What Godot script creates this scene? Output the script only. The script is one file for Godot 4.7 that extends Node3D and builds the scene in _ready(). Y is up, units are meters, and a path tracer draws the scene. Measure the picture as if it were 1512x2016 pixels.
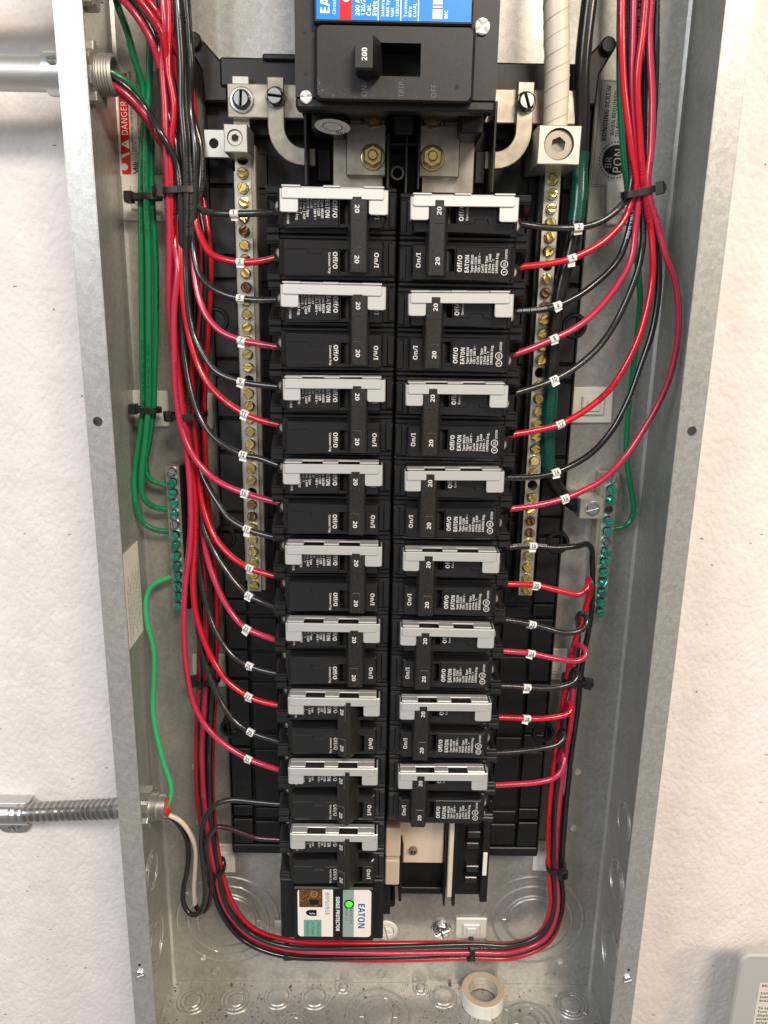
extends Node3D
# An open electrical panel on a plaster wall. All sizes below are millimetres (turned into metres by V); z = 0 is the back of the steel box.

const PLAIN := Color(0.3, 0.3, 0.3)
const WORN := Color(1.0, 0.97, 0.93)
var st: SurfaceTool
var made_names := {}
var rng := RandomNumberGenerator.new()
var M := {}
var ts: TextServer
var font_of := {}
var atlas_of := {}

# ---------------------------------------------------------------- helpers
func V(x: float, y: float, z: float) -> Vector3:
	return Vector3(x, y, z) * 0.001

func begin() -> void:
	st = SurfaceTool.new()
	st.begin(Mesh.PRIMITIVE_TRIANGLES)
	st.set_color(PLAIN)

func numbered(called: String) -> String:
	if not made_names.has(called):
		made_names[called] = 0
		return called
	made_names[called] += 1
	return "%s_%03d" % [called, made_names[called]]

func done() -> ArrayMesh:
	return st.commit()

func obj(called: String, mesh: Mesh, material: Material, parent: Node = self) -> MeshInstance3D:
	var o := MeshInstance3D.new()
	o.name = numbered(called) if parent == self else called
	o.mesh = mesh
	o.material_override = material
	parent.add_child(o, true)
	return o

func thing(called: String, label: String, category: String, group := "", at := Vector3.ZERO) -> Node3D:
	var o := Node3D.new()
	o.name = numbered(called)
	add_child(o, true)
	o.position = at
	return tag(o, label, category, group)

func tag(o: Node3D, label: String, category: String, group := "") -> Node3D:
	o.set_meta("label", label)
	o.set_meta("category", category)
	if group != "":
		o.set_meta("group", group)
	return o

# one flat triangle whose front looks along n
func tri(a: Vector3, b: Vector3, c: Vector3, n: Vector3) -> void:
	var k := (b - a).cross(c - a)
	if k.length_squared() < 1e-20:
		return
	k = k.normalized()
	if k.dot(n) < 0.0:
		k = -k
	else:
		var t := b
		b = c
		c = t
	for p in [a, b, c]:
		st.set_normal(k)
		st.set_uv(Vector2.ZERO)
		st.add_vertex(p)

func quad(a: Vector3, b: Vector3, c: Vector3, d: Vector3, n: Vector3) -> void:
	tri(a, b, c, n)
	tri(a, c, d, n)

# a box with chamfered edges, corners in millimetres
func box(x0: float, y0: float, z0: float, x1: float, y1: float, z1: float, bev := 0.4, xf := Transform3D()) -> void:
	var lo := V(minf(x0, x1), minf(y0, y1), minf(z0, z1))
	var hi := V(maxf(x0, x1), maxf(y0, y1), maxf(z0, z1))
	var b := minf(bev * 0.001, 0.45 * minf(hi.x - lo.x, minf(hi.y - lo.y, hi.z - lo.z)))
	var mid := (lo + hi) * 0.5
	var h := (hi - lo) * 0.5
	var P := func(s: Vector3, axis: int) -> Vector3:
		var r := s * h - s * b
		r[axis] = s[axis] * h[axis]
		return xf * (mid + r)
	var B := xf.basis
	for axis in 3:
		var u := (axis + 1) % 3
		var w := (axis + 2) % 3
		for sg in [-1.0, 1.0]:
			var c := []
			for q in [[-1, -1], [1, -1], [1, 1], [-1, 1]]:
				var s := Vector3.ZERO
				s[axis] = sg
				s[u] = q[0]
				s[w] = q[1]
				c.append(P.call(s, axis))
			var n := Vector3.ZERO
			n[axis] = sg
			quad(c[0], c[1], c[2], c[3], B * n)
			if b > 0.0:
				for s2 in [-1.0, 1.0]:   # the edge between this face and the next axis
					var e0 := Vector3.ZERO
					e0[axis] = sg
					e0[u] = s2
					e0[w] = -1
					var e1 := e0
					e1[w] = 1
					var ne := Vector3.ZERO
					ne[axis] = sg
					ne[u] = s2
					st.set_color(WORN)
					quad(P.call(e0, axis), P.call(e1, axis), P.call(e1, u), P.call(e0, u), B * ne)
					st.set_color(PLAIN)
	if b > 0.0:
		for sx in [-1.0, 1.0]:
			for sy in [-1.0, 1.0]:
				for sz in [-1.0, 1.0]:
					var s := Vector3(sx, sy, sz)
					tri(P.call(s, 0), P.call(s, 1), P.call(s, 2), B * s)

func rounded(x0: float, y0: float, x1: float, y1: float, r: float, steps := 4) -> PackedVector2Array:
	var out := PackedVector2Array()
	for k in [[x1 - r, y1 - r, 0.0], [x0 + r, y1 - r, 0.5], [x0 + r, y0 + r, 1.0], [x1 - r, y0 + r, 1.5]]:
		for i in steps + 1:
			var a: float = PI * (k[2] + 0.5 * i / steps)
			out.append(Vector2(k[0] + r * cos(a), k[1] + r * sin(a)))
	return out

func circle(cx: float, cy: float, r: float, n := 24, turn := 0.0) -> PackedVector2Array:
	var out := PackedVector2Array()
	for i in n:
		out.append(Vector2(cx + r * cos(turn + TAU * i / n), cy + r * sin(turn + TAU * i / n)))
	return out

func inset(poly: PackedVector2Array, d: float) -> PackedVector2Array:
	var out := PackedVector2Array()
	var n := poly.size()
	for i in n:
		var a := (poly[i] - poly[(i - 1 + n) % n]).normalized()
		var b := (poly[(i + 1) % n] - poly[i]).normalized()
		var m := (Vector2(-a.y, a.x) + Vector2(-b.y, b.x))
		var k := maxf(0.35, m.length_squared() * 0.5)
		out.append(poly[i] + m / k * d * 1.0)
	return out

# a counter-clockwise outline in x, y pushed from z0 to z1, its front edge chamfered
func prism(poly: PackedVector2Array, z0: float, z1: float, bev := 0.3, xf := Transform3D()) -> void:
	var n := poly.size()
	var front := inset(poly, bev) if bev > 0.0 else poly
	var mid := Vector2.ZERO
	for p in poly:
		mid += p / n
	for i in n:
		var a := poly[i]
		var b := poly[(i + 1) % n]
		var out2 := Vector2((b - a).y, -(b - a).x)
		var side := xf.basis * Vector3(out2.x, out2.y, 0)
		quad(xf * V(a.x, a.y, z0), xf * V(b.x, b.y, z0), xf * V(b.x, b.y, z1 - bev), xf * V(a.x, a.y, z1 - bev), side)
		if bev > 0.0:
			var fa := front[i]
			var fb := front[(i + 1) % n]
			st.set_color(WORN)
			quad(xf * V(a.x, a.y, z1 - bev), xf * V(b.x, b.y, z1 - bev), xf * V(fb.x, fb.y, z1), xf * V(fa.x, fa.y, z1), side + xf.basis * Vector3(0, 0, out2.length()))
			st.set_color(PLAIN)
	for cap in [[front, z1, 1.0], [poly, z0, -1.0]]:
		var ids := Geometry2D.triangulate_polygon(cap[0])
		for i in range(0, ids.size(), 3):
			var q := []
			for j in 3:
				var p: Vector2 = cap[0][ids[i + j]]
				q.append(xf * V(p.x, p.y, cap[1]))
			tri(q[0], q[1], q[2], xf.basis * Vector3(0, 0, cap[2]))

func cast(poly: PackedVector2Array, c: Vector2, a: float) -> Vector2:
	var far := c + Vector2(cos(a), sin(a)) * 5000.0
	var best := c
	for i in poly.size():
		var hit = Geometry2D.segment_intersects_segment(c, far, poly[i], poly[(i + 1) % poly.size()])
		if hit != null and (hit - c).length() > (best - c).length():
			best = hit
	return best

# a plate with one opening: outer and inner outline seen from the centre of the opening
func ring(outer: PackedVector2Array, inner: PackedVector2Array, z0: float, z1: float, bev := 0.0, xf := Transform3D()) -> void:
	var c := Vector2.ZERO
	for p in inner:
		c += p / inner.size()
	var angles := []
	for poly in [outer, inner]:
		for p in poly:
			angles.append(fposmod((p - c).angle() + 1e-5, TAU))
	angles.sort()
	var os := []
	var ins := []
	for i in angles.size():
		if i == 0 or angles[i] - angles[i - 1] > 1e-4:
			os.append(cast(outer, c, angles[i] - 1e-5))
			ins.append(cast(inner, c, angles[i] - 1e-5))
	var n := os.size()
	for i in n:
		var a: Vector2 = os[i]
		var b: Vector2 = os[(i + 1) % n]
		var p: Vector2 = ins[i]
		var q: Vector2 = ins[(i + 1) % n]
		var ac := a + (c - a).normalized() * bev
		var bc := b + (c - b).normalized() * bev
		var o2 := (a + b) * 0.5 - c
		var side := xf.basis * Vector3(o2.x, o2.y, 0).normalized()
		var f := xf.basis * Vector3(0, 0, 1)
		quad(xf * V(ac.x, ac.y, z1), xf * V(bc.x, bc.y, z1), xf * V(q.x, q.y, z1), xf * V(p.x, p.y, z1), f)
		quad(xf * V(a.x, a.y, z0), xf * V(b.x, b.y, z0), xf * V(q.x, q.y, z0), xf * V(p.x, p.y, z0), -f)
		quad(xf * V(a.x, a.y, z0), xf * V(b.x, b.y, z0), xf * V(b.x, b.y, z1 - bev), xf * V(a.x, a.y, z1 - bev), side)
		if bev > 0.0:
			st.set_color(Color(0.62, 0.6, 0.57))  # paler bevel: dust and wear, with lit slopes painted into the colour
			quad(xf * V(a.x, a.y, z1 - bev), xf * V(b.x, b.y, z1 - bev), xf * V(bc.x, bc.y, z1), xf * V(ac.x, ac.y, z1), side + f)
			st.set_color(PLAIN)
		quad(xf * V(p.x, p.y, z0), xf * V(q.x, q.y, z0), xf * V(q.x, q.y, z1), xf * V(p.x, p.y, z1), -side)

# a turned shape round the z axis of xf: profile of (radius, height), from the bottom centre outwards and up to the top centre
func lathe(profile: Array, xf := Transform3D(), segs := 24) -> void:
	for k in profile.size() - 1:
		var a: Vector2 = profile[k]
		var b: Vector2 = profile[k + 1]
		var n2 := Vector2((b - a).y, -(b - a).x).normalized()
		for i in segs:
			var t0 := TAU * i / segs
			var t1 := TAU * (i + 1) / segs
			var q := [[a, t0], [b, t0], [b, t1], [a, t0], [b, t1], [a, t1]]
			for e in q:
				var p: Vector2 = e[0]
				st.set_normal((xf.basis * Vector3(n2.x * cos(e[1]), n2.x * sin(e[1]), n2.y)).normalized())
				st.set_uv(Vector2(e[1] / TAU, p.y * 0.01))
				st.add_vertex(xf * V(p.x * cos(e[1]), p.x * sin(e[1]), p.y))

func at(x: float, y: float, z: float, turn := 0.0) -> Transform3D:
	return Transform3D(Basis(Vector3(0, 0, 1), turn), V(x, y, z))

func along(x: float, y: float, z: float, dir: Vector3, turn := 0.0) -> Transform3D:
	var w := dir.normalized()
	var u := Vector3(0, 1, 0).cross(w)
	if u.length() < 0.01:
		u = Vector3(1, 0, 0)
	u = u.normalized()
	return Transform3D(Basis(u, w.cross(u), w) * Basis(Vector3(0, 0, 1), turn), V(x, y, z))

func smooth(pts: Array, step := 3.0) -> PackedVector3Array:
	var out := PackedVector3Array()
	var n := pts.size()
	for i in n - 1:
		var p0: Vector3 = pts[maxi(i - 1, 0)]
		var p1: Vector3 = pts[i]
		var p2: Vector3 = pts[i + 1]
		var p3: Vector3 = pts[mini(i + 2, n - 1)]
		if i == 0:
			p0 = p1 * 2.0 - p2
		if i == n - 2:
			p3 = p2 * 2.0 - p1
		# centripetal Catmull-Rom
		var t1 := pow(p0.distance_to(p1), 0.5)
		var t2 := t1 + pow(p1.distance_to(p2), 0.5)
		var t3 := t2 + pow(p2.distance_to(p3), 0.5)
		var count := maxi(2, int(p1.distance_to(p2) / (step * 0.001)))
		for k in count:
			var t := lerpf(t1, t2, float(k) / count)
			var a1 := p0.lerp(p1, t / t1)
			var a2 := p1.lerp(p2, (t - t1) / (t2 - t1))
			var a3 := p2.lerp(p3, (t - t2) / (t3 - t2))
			var b1 := a1.lerp(a2, t / t2)
			var b2 := a2.lerp(a3, (t - t1) / (t3 - t1))
			out.append(b1.lerp(b2, (t - t1) / (t2 - t1)))
	out.append(pts[n - 1])
	return out

# a round tube along a smoothed path; uv.x runs along it (1 per 110 mm), uv.y round it, 0.5 towards the viewer
func tube(path: PackedVector3Array, radius: float, sides := 12, roll := 0.0, radii := PackedFloat32Array()) -> void:
	var n := path.size()
	var length := 0.0
	var rings := []
	var norms := []
	var lens := []
	for i in n:
		var tg := (path[mini(i + 1, n - 1)] - path[maxi(i - 1, 0)]).normalized()
		var u := Vector3(0, 0, 1) - tg * tg.z
		u = u.normalized() if u.length() > 0.05 else Vector3(0, 1, 0)
		var w := tg.cross(u)
		if i > 0:
			length += path[i].distance_to(path[i - 1])
		lens.append(length / 0.11)
		var r := []
		var m := []
		var rad: float = (radii[i] if radii.size() else radius) * 0.001
		for k in sides + 1:
			var a := TAU * (float(k) / sides - 0.5) + roll
			var d := u * cos(a) + w * sin(a)
			r.append(path[i] + d * rad)
			m.append(d)
		rings.append(r)
		norms.append(m)
	for i in n - 1:
		for k in sides:
			for e in [[i, k], [i + 1, k], [i + 1, k + 1], [i, k], [i + 1, k + 1], [i, k + 1]]:
				st.set_normal(norms[e[0]][e[1]])
				st.set_uv(Vector2(lens[e[0]], float(e[1]) / sides))
				st.add_vertex(rings[e[0]][e[1]])
	for e in [0, n - 1]:
		var dir := (path[0] - path[1]) if e == 0 else (path[n - 1] - path[n - 2])
		for k in sides:
			tri(path[e], rings[e][k], rings[e][k + 1], dir)

# a flat print: lower left corner, the two edges as seen when reading it
func print_quad(o: Vector3, right: Vector3, up: Vector3, uv := Rect2(0, 0, 1, 1)) -> void:
	var n := right.cross(up).normalized()
	var c := [o, o + up, o + right + up, o, o + right + up, o + right]
	var t := [Vector2(0, 1), Vector2(0, 0), Vector2(1, 0), Vector2(0, 1), Vector2(1, 0), Vector2(1, 1)]
	for i in 6:
		st.set_normal(n)
		st.set_uv(uv.position + t[i] * uv.size)
		st.add_vertex(c[i])

# ---------------------------------------------------------------- lettering
func font_rid(kind: String) -> RID:
	if not font_of.has(kind):
		var f := SystemFont.new()
		f.font_names = PackedStringArray(["Droid Serif" if kind == "serif" else "Droid Sans"])
		f.font_weight = 400 if kind == "thin" else 700
		font_of[kind] = [f, f.get_rids()[0]]
	return font_of[kind][1]

func text(img: Image, s: String, x: float, y: float, size: int, col: Color, kind := "bold", squeeze := 1.0) -> float:
	var rid := font_rid(kind)
	var sz := Vector2i(size, 0)
	for ch in s:
		var g := ts.font_get_glyph_index(rid, size, ch.unicode_at(0), 0)
		ts.font_render_glyph(rid, sz, g)
		var page := ts.font_get_glyph_texture_idx(rid, sz, g)
		if page >= 0 and ch != " ":
			var key := "%s %d %d %s" % [kind, size, page, ch]
			if not atlas_of.has(key):
				var im := ts.font_get_texture_image(rid, sz, page)
				atlas_of[key] = im.get_region(Rect2i(ts.font_get_glyph_uv_rect(rid, sz, g)))
			var gl: Image = atlas_of[key]
			var off := ts.font_get_glyph_offset(rid, sz, g)
			for j in gl.get_height():
				for i in int(ceil(gl.get_width() * squeeze)):
					var a := gl.get_pixel(mini(int(i / squeeze), gl.get_width() - 1), j).a
					var px := int(x + off.x * squeeze) + i
					var py := int(y + off.y) + j
					if a > 0.02 and px >= 0 and py >= 0 and px < img.get_width() and py < img.get_height():
						var d := img.get_pixel(px, py)
						var oa := a + d.a * (1.0 - a)
						img.set_pixel(px, py, Color(lerpf(d.r, col.r, a / oa), lerpf(d.g, col.g, a / oa), lerpf(d.b, col.b, a / oa), oa))
		x += ts.font_get_glyph_advance(rid, size, g).x * squeeze
	return x

func disc(img: Image, cx: float, cy: float, r: float, col: Color, hole := 0.0) -> void:
	for j in range(int(cy - r) - 1, int(cy + r) + 2):
		for i in range(int(cx - r) - 1, int(cx + r) + 2):
			var d := Vector2(i + 0.5 - cx, j + 0.5 - cy).length()
			if d <= r and d >= hole and i >= 0 and j >= 0 and i < img.get_width() and j < img.get_height():
				img.set_pixel(i, j, col)

func sheet(w: int, h: int, col: Color) -> Image:
	var im := Image.create(w, h, false, Image.FORMAT_RGBA8)
	im.fill(col)
	return im

func printed(img: Image, rough := 0.5, clear := false) -> StandardMaterial3D:
	var m := StandardMaterial3D.new()
	m.albedo_texture = ImageTexture.create_from_image(img)
	m.roughness = rough
	if clear:
		m.transparency = BaseMaterial3D.TRANSPARENCY_ALPHA
	return m

# ---------------------------------------------------------------- materials
func noise_tex(kind: int, freq: float, lo: Color, hi: Color, octaves := 3, size := 512, sd := 1, normal := 0.0, cellular := 0) -> NoiseTexture2D:
	var n := FastNoiseLite.new()
	n.noise_type = kind
	n.frequency = freq
	n.fractal_octaves = octaves
	n.seed = sd
	if cellular:
		n.cellular_return_type = FastNoiseLite.RETURN_CELL_VALUE
		n.cellular_jitter = 1.0
	var t := NoiseTexture2D.new()
	t.width = size
	t.height = size
	t.seamless = true
	t.noise = n
	if normal > 0.0:
		t.as_normal_map = true
		t.bump_strength = normal
	else:
		var g := Gradient.new()
		g.set_color(0, lo)
		g.set_color(1, hi)
		t.color_ramp = g
	return t

func lin(r: float, g: float, b: float) -> Color:
	return Color(r, g, b).linear_to_srgb()

func mat(col: Color, rough: float, metal := 0.0, albedo: Texture2D = null, tile := 20.0, rough_tex: Texture2D = null, bump: Texture2D = null, bump_scale := 0.0) -> StandardMaterial3D:
	var m := StandardMaterial3D.new()
	m.albedo_color = col
	m.roughness = rough
	m.metallic = metal
	m.uv1_triplanar = true
	m.uv1_world_triplanar = true
	m.uv1_scale = Vector3.ONE * tile
	m.albedo_texture = albedo
	m.roughness_texture = rough_tex
	if bump:
		m.heightmap_enabled = true
		m.heightmap_texture = bump
		m.heightmap_scale = bump_scale
	return m

func _ready() -> void:
	# ---- camera
	var cam := Camera3D.new()
	cam.name = "camera"
	add_child(cam)
	cam.position = V(-9.5, -184.0, 530.1)
	cam.rotation_degrees = Vector3(-14.4167, -0.4474, 0.975)
	cam.fov = 67.9875
	cam.near = 0.01
	cam.far = 20.0
	cam.current = true
	# ---- surroundings and exposure: a lit utility room, seen by the metal only as reflections
	var we := WorldEnvironment.new()
	we.name = "surroundings"
	var env := Environment.new()
	env.background_mode = Environment.BG_COLOR
	env.background_color = lin(0.29, 0.285, 0.28)
	env.tonemap_mode = Environment.TONE_MAPPER_LINEAR
	env.tonemap_exposure = 1.0
	env.sdfgi_enabled = true
	env.ssao_enabled = true
	env.ssil_enabled = true
	we.environment = env
	add_child(we)
	# ---- lamps: two warm ceiling fixtures in front and to the right, plus a weaker cool fill light added at the left
	lamp("ceiling_lamp", V(420, 760, 1350), V(0, -330, 40), Vector2(0.6, 0.25), Color(1.0, 0.94, 0.87), 2.55)
	lamp("right_ceiling_lamp", V(1500, 520, 1300), V(0, -330, 40), Vector2(0.5, 0.3), Color(1.0, 0.93, 0.85), 1.7)
	lamp("cool_left_fill", V(-1100, 500, 1500), V(-60, -400, 40), Vector2(0.7, 0.7), Color(0.93, 0.96, 1.0), 2.1)

	rng.seed = 7
	ts = TextServerManager.get_primary_interface()
	materials()
	wall()
	enclosure()
	interior_pan()
	neutral_bars()
	main_breaker()
	breakers()
	surge()
	ground_bars()
	conduits()
	labels()
	cables()
	wires()
	ties()
	loose_things()

func lamp(called: String, where: Vector3, to: Vector3, size: Vector2, col: Color, energy: float) -> void:
	var l := AreaLight3D.new()
	l.name = called
	l.area_size = size
	l.light_color = col
	l.light_energy = energy
	l.shadow_enabled = true
	l.area_range = 6.0
	add_child(l)
	l.look_at_from_position(where, to, Vector3.UP)

func materials() -> void:
	var P := FastNoiseLite.TYPE_SIMPLEX_SMOOTH
	var C := FastNoiseLite.TYPE_CELLULAR
	var spangle := noise_tex(C, 0.045, Color(0.92, 0.92, 0.92), Color(1, 1, 1), 1, 512, 3, 0.0, 1)
	var grain := noise_tex(P, 0.09, Color(0.86, 0.86, 0.85), Color(1, 1, 1), 4, 512, 5)
	var cloudy := noise_tex(P, 0.012, Color(0.84, 0.84, 0.84), Color(1, 1, 1), 5, 512, 6)
	var fine := noise_tex(P, 0.2, Color(0, 0, 0), Color(1, 1, 1), 3, 512, 8)
	var dust := noise_tex(P, 0.03, Color(0.45, 0.44, 0.42), Color(1, 1, 1), 5, 512, 9)
	M.steel = mat(lin(0.60, 0.59, 0.555), 0.40, 0.6, grain, 16.0, cloudy, fine, 0.004)
	M.steel.detail_enabled = true
	M.steel.detail_albedo = spangle
	M.steel.detail_blend_mode = BaseMaterial3D.BLEND_MODE_MUL
	M.steel.uv2_triplanar = true
	M.steel.uv2_world_triplanar = true
	M.steel.uv2_scale = Vector3.ONE * 9.0
	M.plated = mat(lin(0.70, 0.70, 0.68), 0.36, 0.9, grain, 30.0)
	M.zinc = mat(lin(0.82, 0.81, 0.775), 0.36, 0.72)
	M.zinc.heightmap_enabled = true
	M.zinc.heightmap_texture = cloudy
	M.zinc.heightmap_scale = 0.01
	M.shiny = mat(lin(0.72, 0.73, 0.74), 0.28, 1.0, grain, 60.0)
	M.pipe = mat(lin(0.58, 0.57, 0.54), 0.5, 0.85, grain, 30.0)
	M.flex = mat(lin(0.60, 0.58, 0.55), 0.28, 1.0, grain, 60.0)
	M.lug_dark = mat(lin(0.40, 0.36, 0.31), 0.4, 0.8, grain, 60.0)
	M.tin = mat(lin(0.66, 0.60, 0.51), 0.34, 0.82, noise_tex(P, 0.006, Color(0.82, 0.80, 0.77), Color(1, 1, 1), 5, 512, 31), 22.0, cloudy)
	M.alloy = mat(lin(0.70, 0.665, 0.59), 0.36, 0.8, grain, 50.0)
	M.brass = mat(lin(0.95, 0.73, 0.28), 0.22, 0.85, grain, 80.0)
	M.brass_red = mat(lin(0.74, 0.44, 0.26), 0.26, 0.85, dust, 80.0)
	M.brass_pale = mat(lin(0.95, 0.82, 0.38), 0.22, 0.85, grain, 80.0)
	M.green_screw = mat(lin(0.10, 0.55, 0.44), 0.18, 0.75)
	M.socket = mat(lin(0.30, 0.26, 0.22), 0.5, 0.8)
	M.black = mat(lin(0.25, 0.22, 0.19), 0.5, 0.0, dust, 22.0, null, fine, 0.003)
	M.pan = mat(lin(0.0075, 0.0075, 0.008), 0.46, 0.0, dust, 12.0, null, fine, 0.004)
	M.main = mat(lin(0.0105, 0.0105, 0.011), 0.44, 0.0, dust, 25.0, null, fine, 0.004)
	M.handle = mat(lin(0.10, 0.09, 0.08), 0.4, 0.0, dust, 40.0, null, fine, 0.003)
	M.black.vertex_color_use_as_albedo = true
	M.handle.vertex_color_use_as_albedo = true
	M.dark = mat(lin(0.006, 0.006, 0.006), 0.7)
	M.cream = mat(lin(0.74, 0.60, 0.47), 0.45, 0.0, grain, 20.0)
	M.white = mat(lin(0.78, 0.76, 0.71), 0.45)
	M.nylon = mat(lin(0.74, 0.70, 0.63), 0.4)
	M.nylon.subsurf_scatter_enabled = true
	M.nylon.subsurf_scatter_strength = 0.1
	M.tie = mat(lin(0.012, 0.012, 0.012), 0.38, 0.0, null, 20.0, null, fine, 0.004)
	M.paint = mat(lin(0.44, 0.43, 0.405), 0.5)
	M.wall = mat(lin(0.83, 0.77, 0.735), 0.8, 0.0, noise_tex(P, 0.01, Color(0.95, 0.95, 0.95), Color(1, 1, 1), 4, 512, 11), 3.0, null, noise_tex(P, 0.05, Color(0, 0, 0), Color(1, 1, 1), 4, 1024, 12), 0.03)
	M.wall.uv1_scale = Vector3.ONE * 5.0
	M.grey_label = mat(lin(0.38, 0.38, 0.38), 0.4, 0.3)
	M.tape_white = mat(lin(0.80, 0.72, 0.59), 0.32, 0.0, grain, 30.0)
	M.tape_edge = mat(lin(0.50, 0.42, 0.32), 0.5)
	M.tape_green = mat(lin(0.008, 0.12, 0.088), 0.22, 0.0, dust, 50.0)
	M.cable = mat(lin(0.014, 0.014, 0.0145), 0.2, 0.0, null, 20.0, null, fine, 0.003)
	M.copper = mat(lin(0.75, 0.38, 0.22), 0.35, 1.0)
	M.card = mat(lin(0.52, 0.40, 0.28), 0.8)
	M.led = mat(lin(0.08, 0.9, 0.05), 0.3)
	M.led.emission_enabled = true
	M.led.emission = Color(0.15, 1.0, 0.1)
	M.led.emission_energy_multiplier = 0.55
	M.dirt = mat(lin(0.12, 0.09, 0.06), 0.9)
	# wire jackets carry their print along the length
	var lines := ["10 AWG  (UL)  TYPE THHN OR THWN-2  600V", "GASOLINE AND OIL RES. II  VW-1  10 AWG", "(UL) E-2  TYPE MTW  10 AWG STR  600V"]
	for k in [["red", lin(0.50, 0.008, 0.024), lin(0.10, 0.0, 0.005)], ["rose", lin(0.46, 0.026, 0.066), lin(0.16, 0.005, 0.015)], ["black", lin(0.010, 0.010, 0.0105), lin(0.42, 0.42, 0.42)], ["charcoal", lin(0.020, 0.019, 0.018), lin(0.07, 0.07, 0.068)], ["green", lin(0.006, 0.22, 0.085), lin(0.01, 0.06, 0.03)], ["mint", lin(0.04, 0.46, 0.19), lin(0.03, 0.35, 0.14)], ["white_wire", lin(0.78, 0.66, 0.54), lin(0.7, 0.58, 0.46)], ["maroon", lin(0.03, 0.008, 0.012), lin(0.12, 0.02, 0.04)]]:  # rose is the red jacket made pinker: fading plus painted-in gloss reflection
		var im := sheet(1024, 128, k[1])
		for j in 40:   # scuffs
			var x := rng.randi_range(0, 1000)
			var y := rng.randi_range(0, 127)
			im.fill_rect(Rect2i(x, y, rng.randi_range(4, 60), 1), k[1].lerp(Color(0.8, 0.75, 0.72), rng.randf_range(0.03, 0.14)))
		text(im, lines[k[1].r8 % 3], 10, 73, 24, k[2], "bold", 0.85)
		var m := StandardMaterial3D.new()
		m.albedo_texture = ImageTexture.create_from_image(im)
		m.roughness = 0.22
		m.clearcoat_enabled = true
		m.clearcoat = 0.4
		m.clearcoat_roughness = 0.12
		m.heightmap_enabled = true
		m.heightmap_texture = fine
		m.heightmap_scale = 0.002
		M[k[0]] = m

# ---------------------------------------------------------------- wall and steel box
func wall() -> void:
	# knockdown plaster: low flattened blobs, left out where the box hides it
	var n1 := FastNoiseLite.new()
	n1.noise_type = FastNoiseLite.TYPE_SIMPLEX_SMOOTH
	n1.frequency = 0.18
	n1.fractal_octaves = 3
	n1.seed = 21
	var n2 := FastNoiseLite.new()
	n2.noise_type = FastNoiseLite.TYPE_SIMPLEX
	n2.frequency = 0.035
	n2.seed = 5
	begin()
	var step := 1.6
	var x0 := -460.0
	var y0 := -900.0
	var nx := 590
	var ny := 660
	var up := PackedFloat32Array()
	up.resize((nx + 1) * (ny + 1))
	for j in ny + 1:
		for i in nx + 1:
			var x: float = x0 + i * step
			var y := y0 + j * step
			var h := n1.get_noise_2d(x, y)
			var big := n2.get_noise_2d(x, y)
			up[j * (nx + 1) + i] = -2.2 + 0.34 * smoothstep(-0.34, -0.12, h + 0.25 * big) + 0.13 * h + 0.2 * big
	for j in ny + 1:
		for i in nx + 1:
			var c := j * (nx + 1) + i
			var gx := up[c + (1 if i < nx else 0)] - up[c - (1 if i > 0 else 0)]
			var gy := up[c + (nx + 1 if j < ny else 0)] - up[c - (nx + 1 if j > 0 else 0)]
			st.set_normal(Vector3(-gx, -gy, 2.0 * step).normalized())
			st.set_uv(Vector2.ZERO)
			st.add_vertex(V(x0 + i * step, y0 + j * step, up[c]))
	for j in ny:
		for i in nx:
			var x := x0 + (i + 0.5) * step
			var y := y0 + (j + 0.5) * step
			if absf(x) < 176.0 and y > -732.0 and y < 130.0:
				continue
			var c := j * (nx + 1) + i
			for e in [c, c + nx + 1, c + nx + 2, c, c + nx + 2, c + 1]:
				st.add_index(e)
	# plain plaster further out
	var x1 := x0 + nx * step
	var y1 := y0 + ny * step
	var n0 := (nx + 1) * (ny + 1)
	var around := [[-1500, -1400, x0, 1200], [x1, -1400, 1500, 1200], [x0, y1, x1, 1200], [x0, -1400, x1, y0]]
	for q in around:
		for p in [[q[0], q[1]], [q[0], q[3]], [q[2], q[3]], [q[2], q[1]]]:
			st.set_normal(Vector3(0, 0, 1))
			st.add_vertex(V(p[0], p[1], -2.0))
		for e in [0, 1, 2, 0, 2, 3]:
			st.add_index(n0 + e)
		n0 += 4
	var w := obj("wall", done(), M.wall)
	w.set_meta("kind", "structure")
	# specks and tiny chips that show on both sides
	begin()
	tri(V(-0.5, -0.2, 0.2), V(0.6, -0.1, 0.15), V(0.1, 0.3, 0.2), Vector3(0, 0, 1))
	tri(V(-0.5, -0.2, 0.2), V(-0.7, 0.2, 0.1), V(0.1, 0.3, 0.2), Vector3(0, 0, 1))
	var mm := MultiMesh.new()
	mm.transform_format = MultiMesh.TRANSFORM_3D
	mm.mesh = done()
	mm.instance_count = 90
	for i in 90:
		var side := -1.0 if i % 2 else 1.0
		var k := rng.randf_range(0.4, 1.6)
		mm.set_instance_transform(i, Transform3D(Basis(Vector3(0, 0, 1), rng.randf() * TAU).scaled(Vector3(k * rng.randf_range(0.6, 2.6), k * 0.8, 1)), V(side * rng.randf_range(190, 340), rng.randf_range(-780, 30), -1.55)))
	var sp := MultiMeshInstance3D.new()
	sp.name = "wall_specks"
	sp.multimesh = mm
	sp.material_override = M.dirt
	w.add_child(sp, true)
	sp.set_meta("kind", "stuff")

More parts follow.
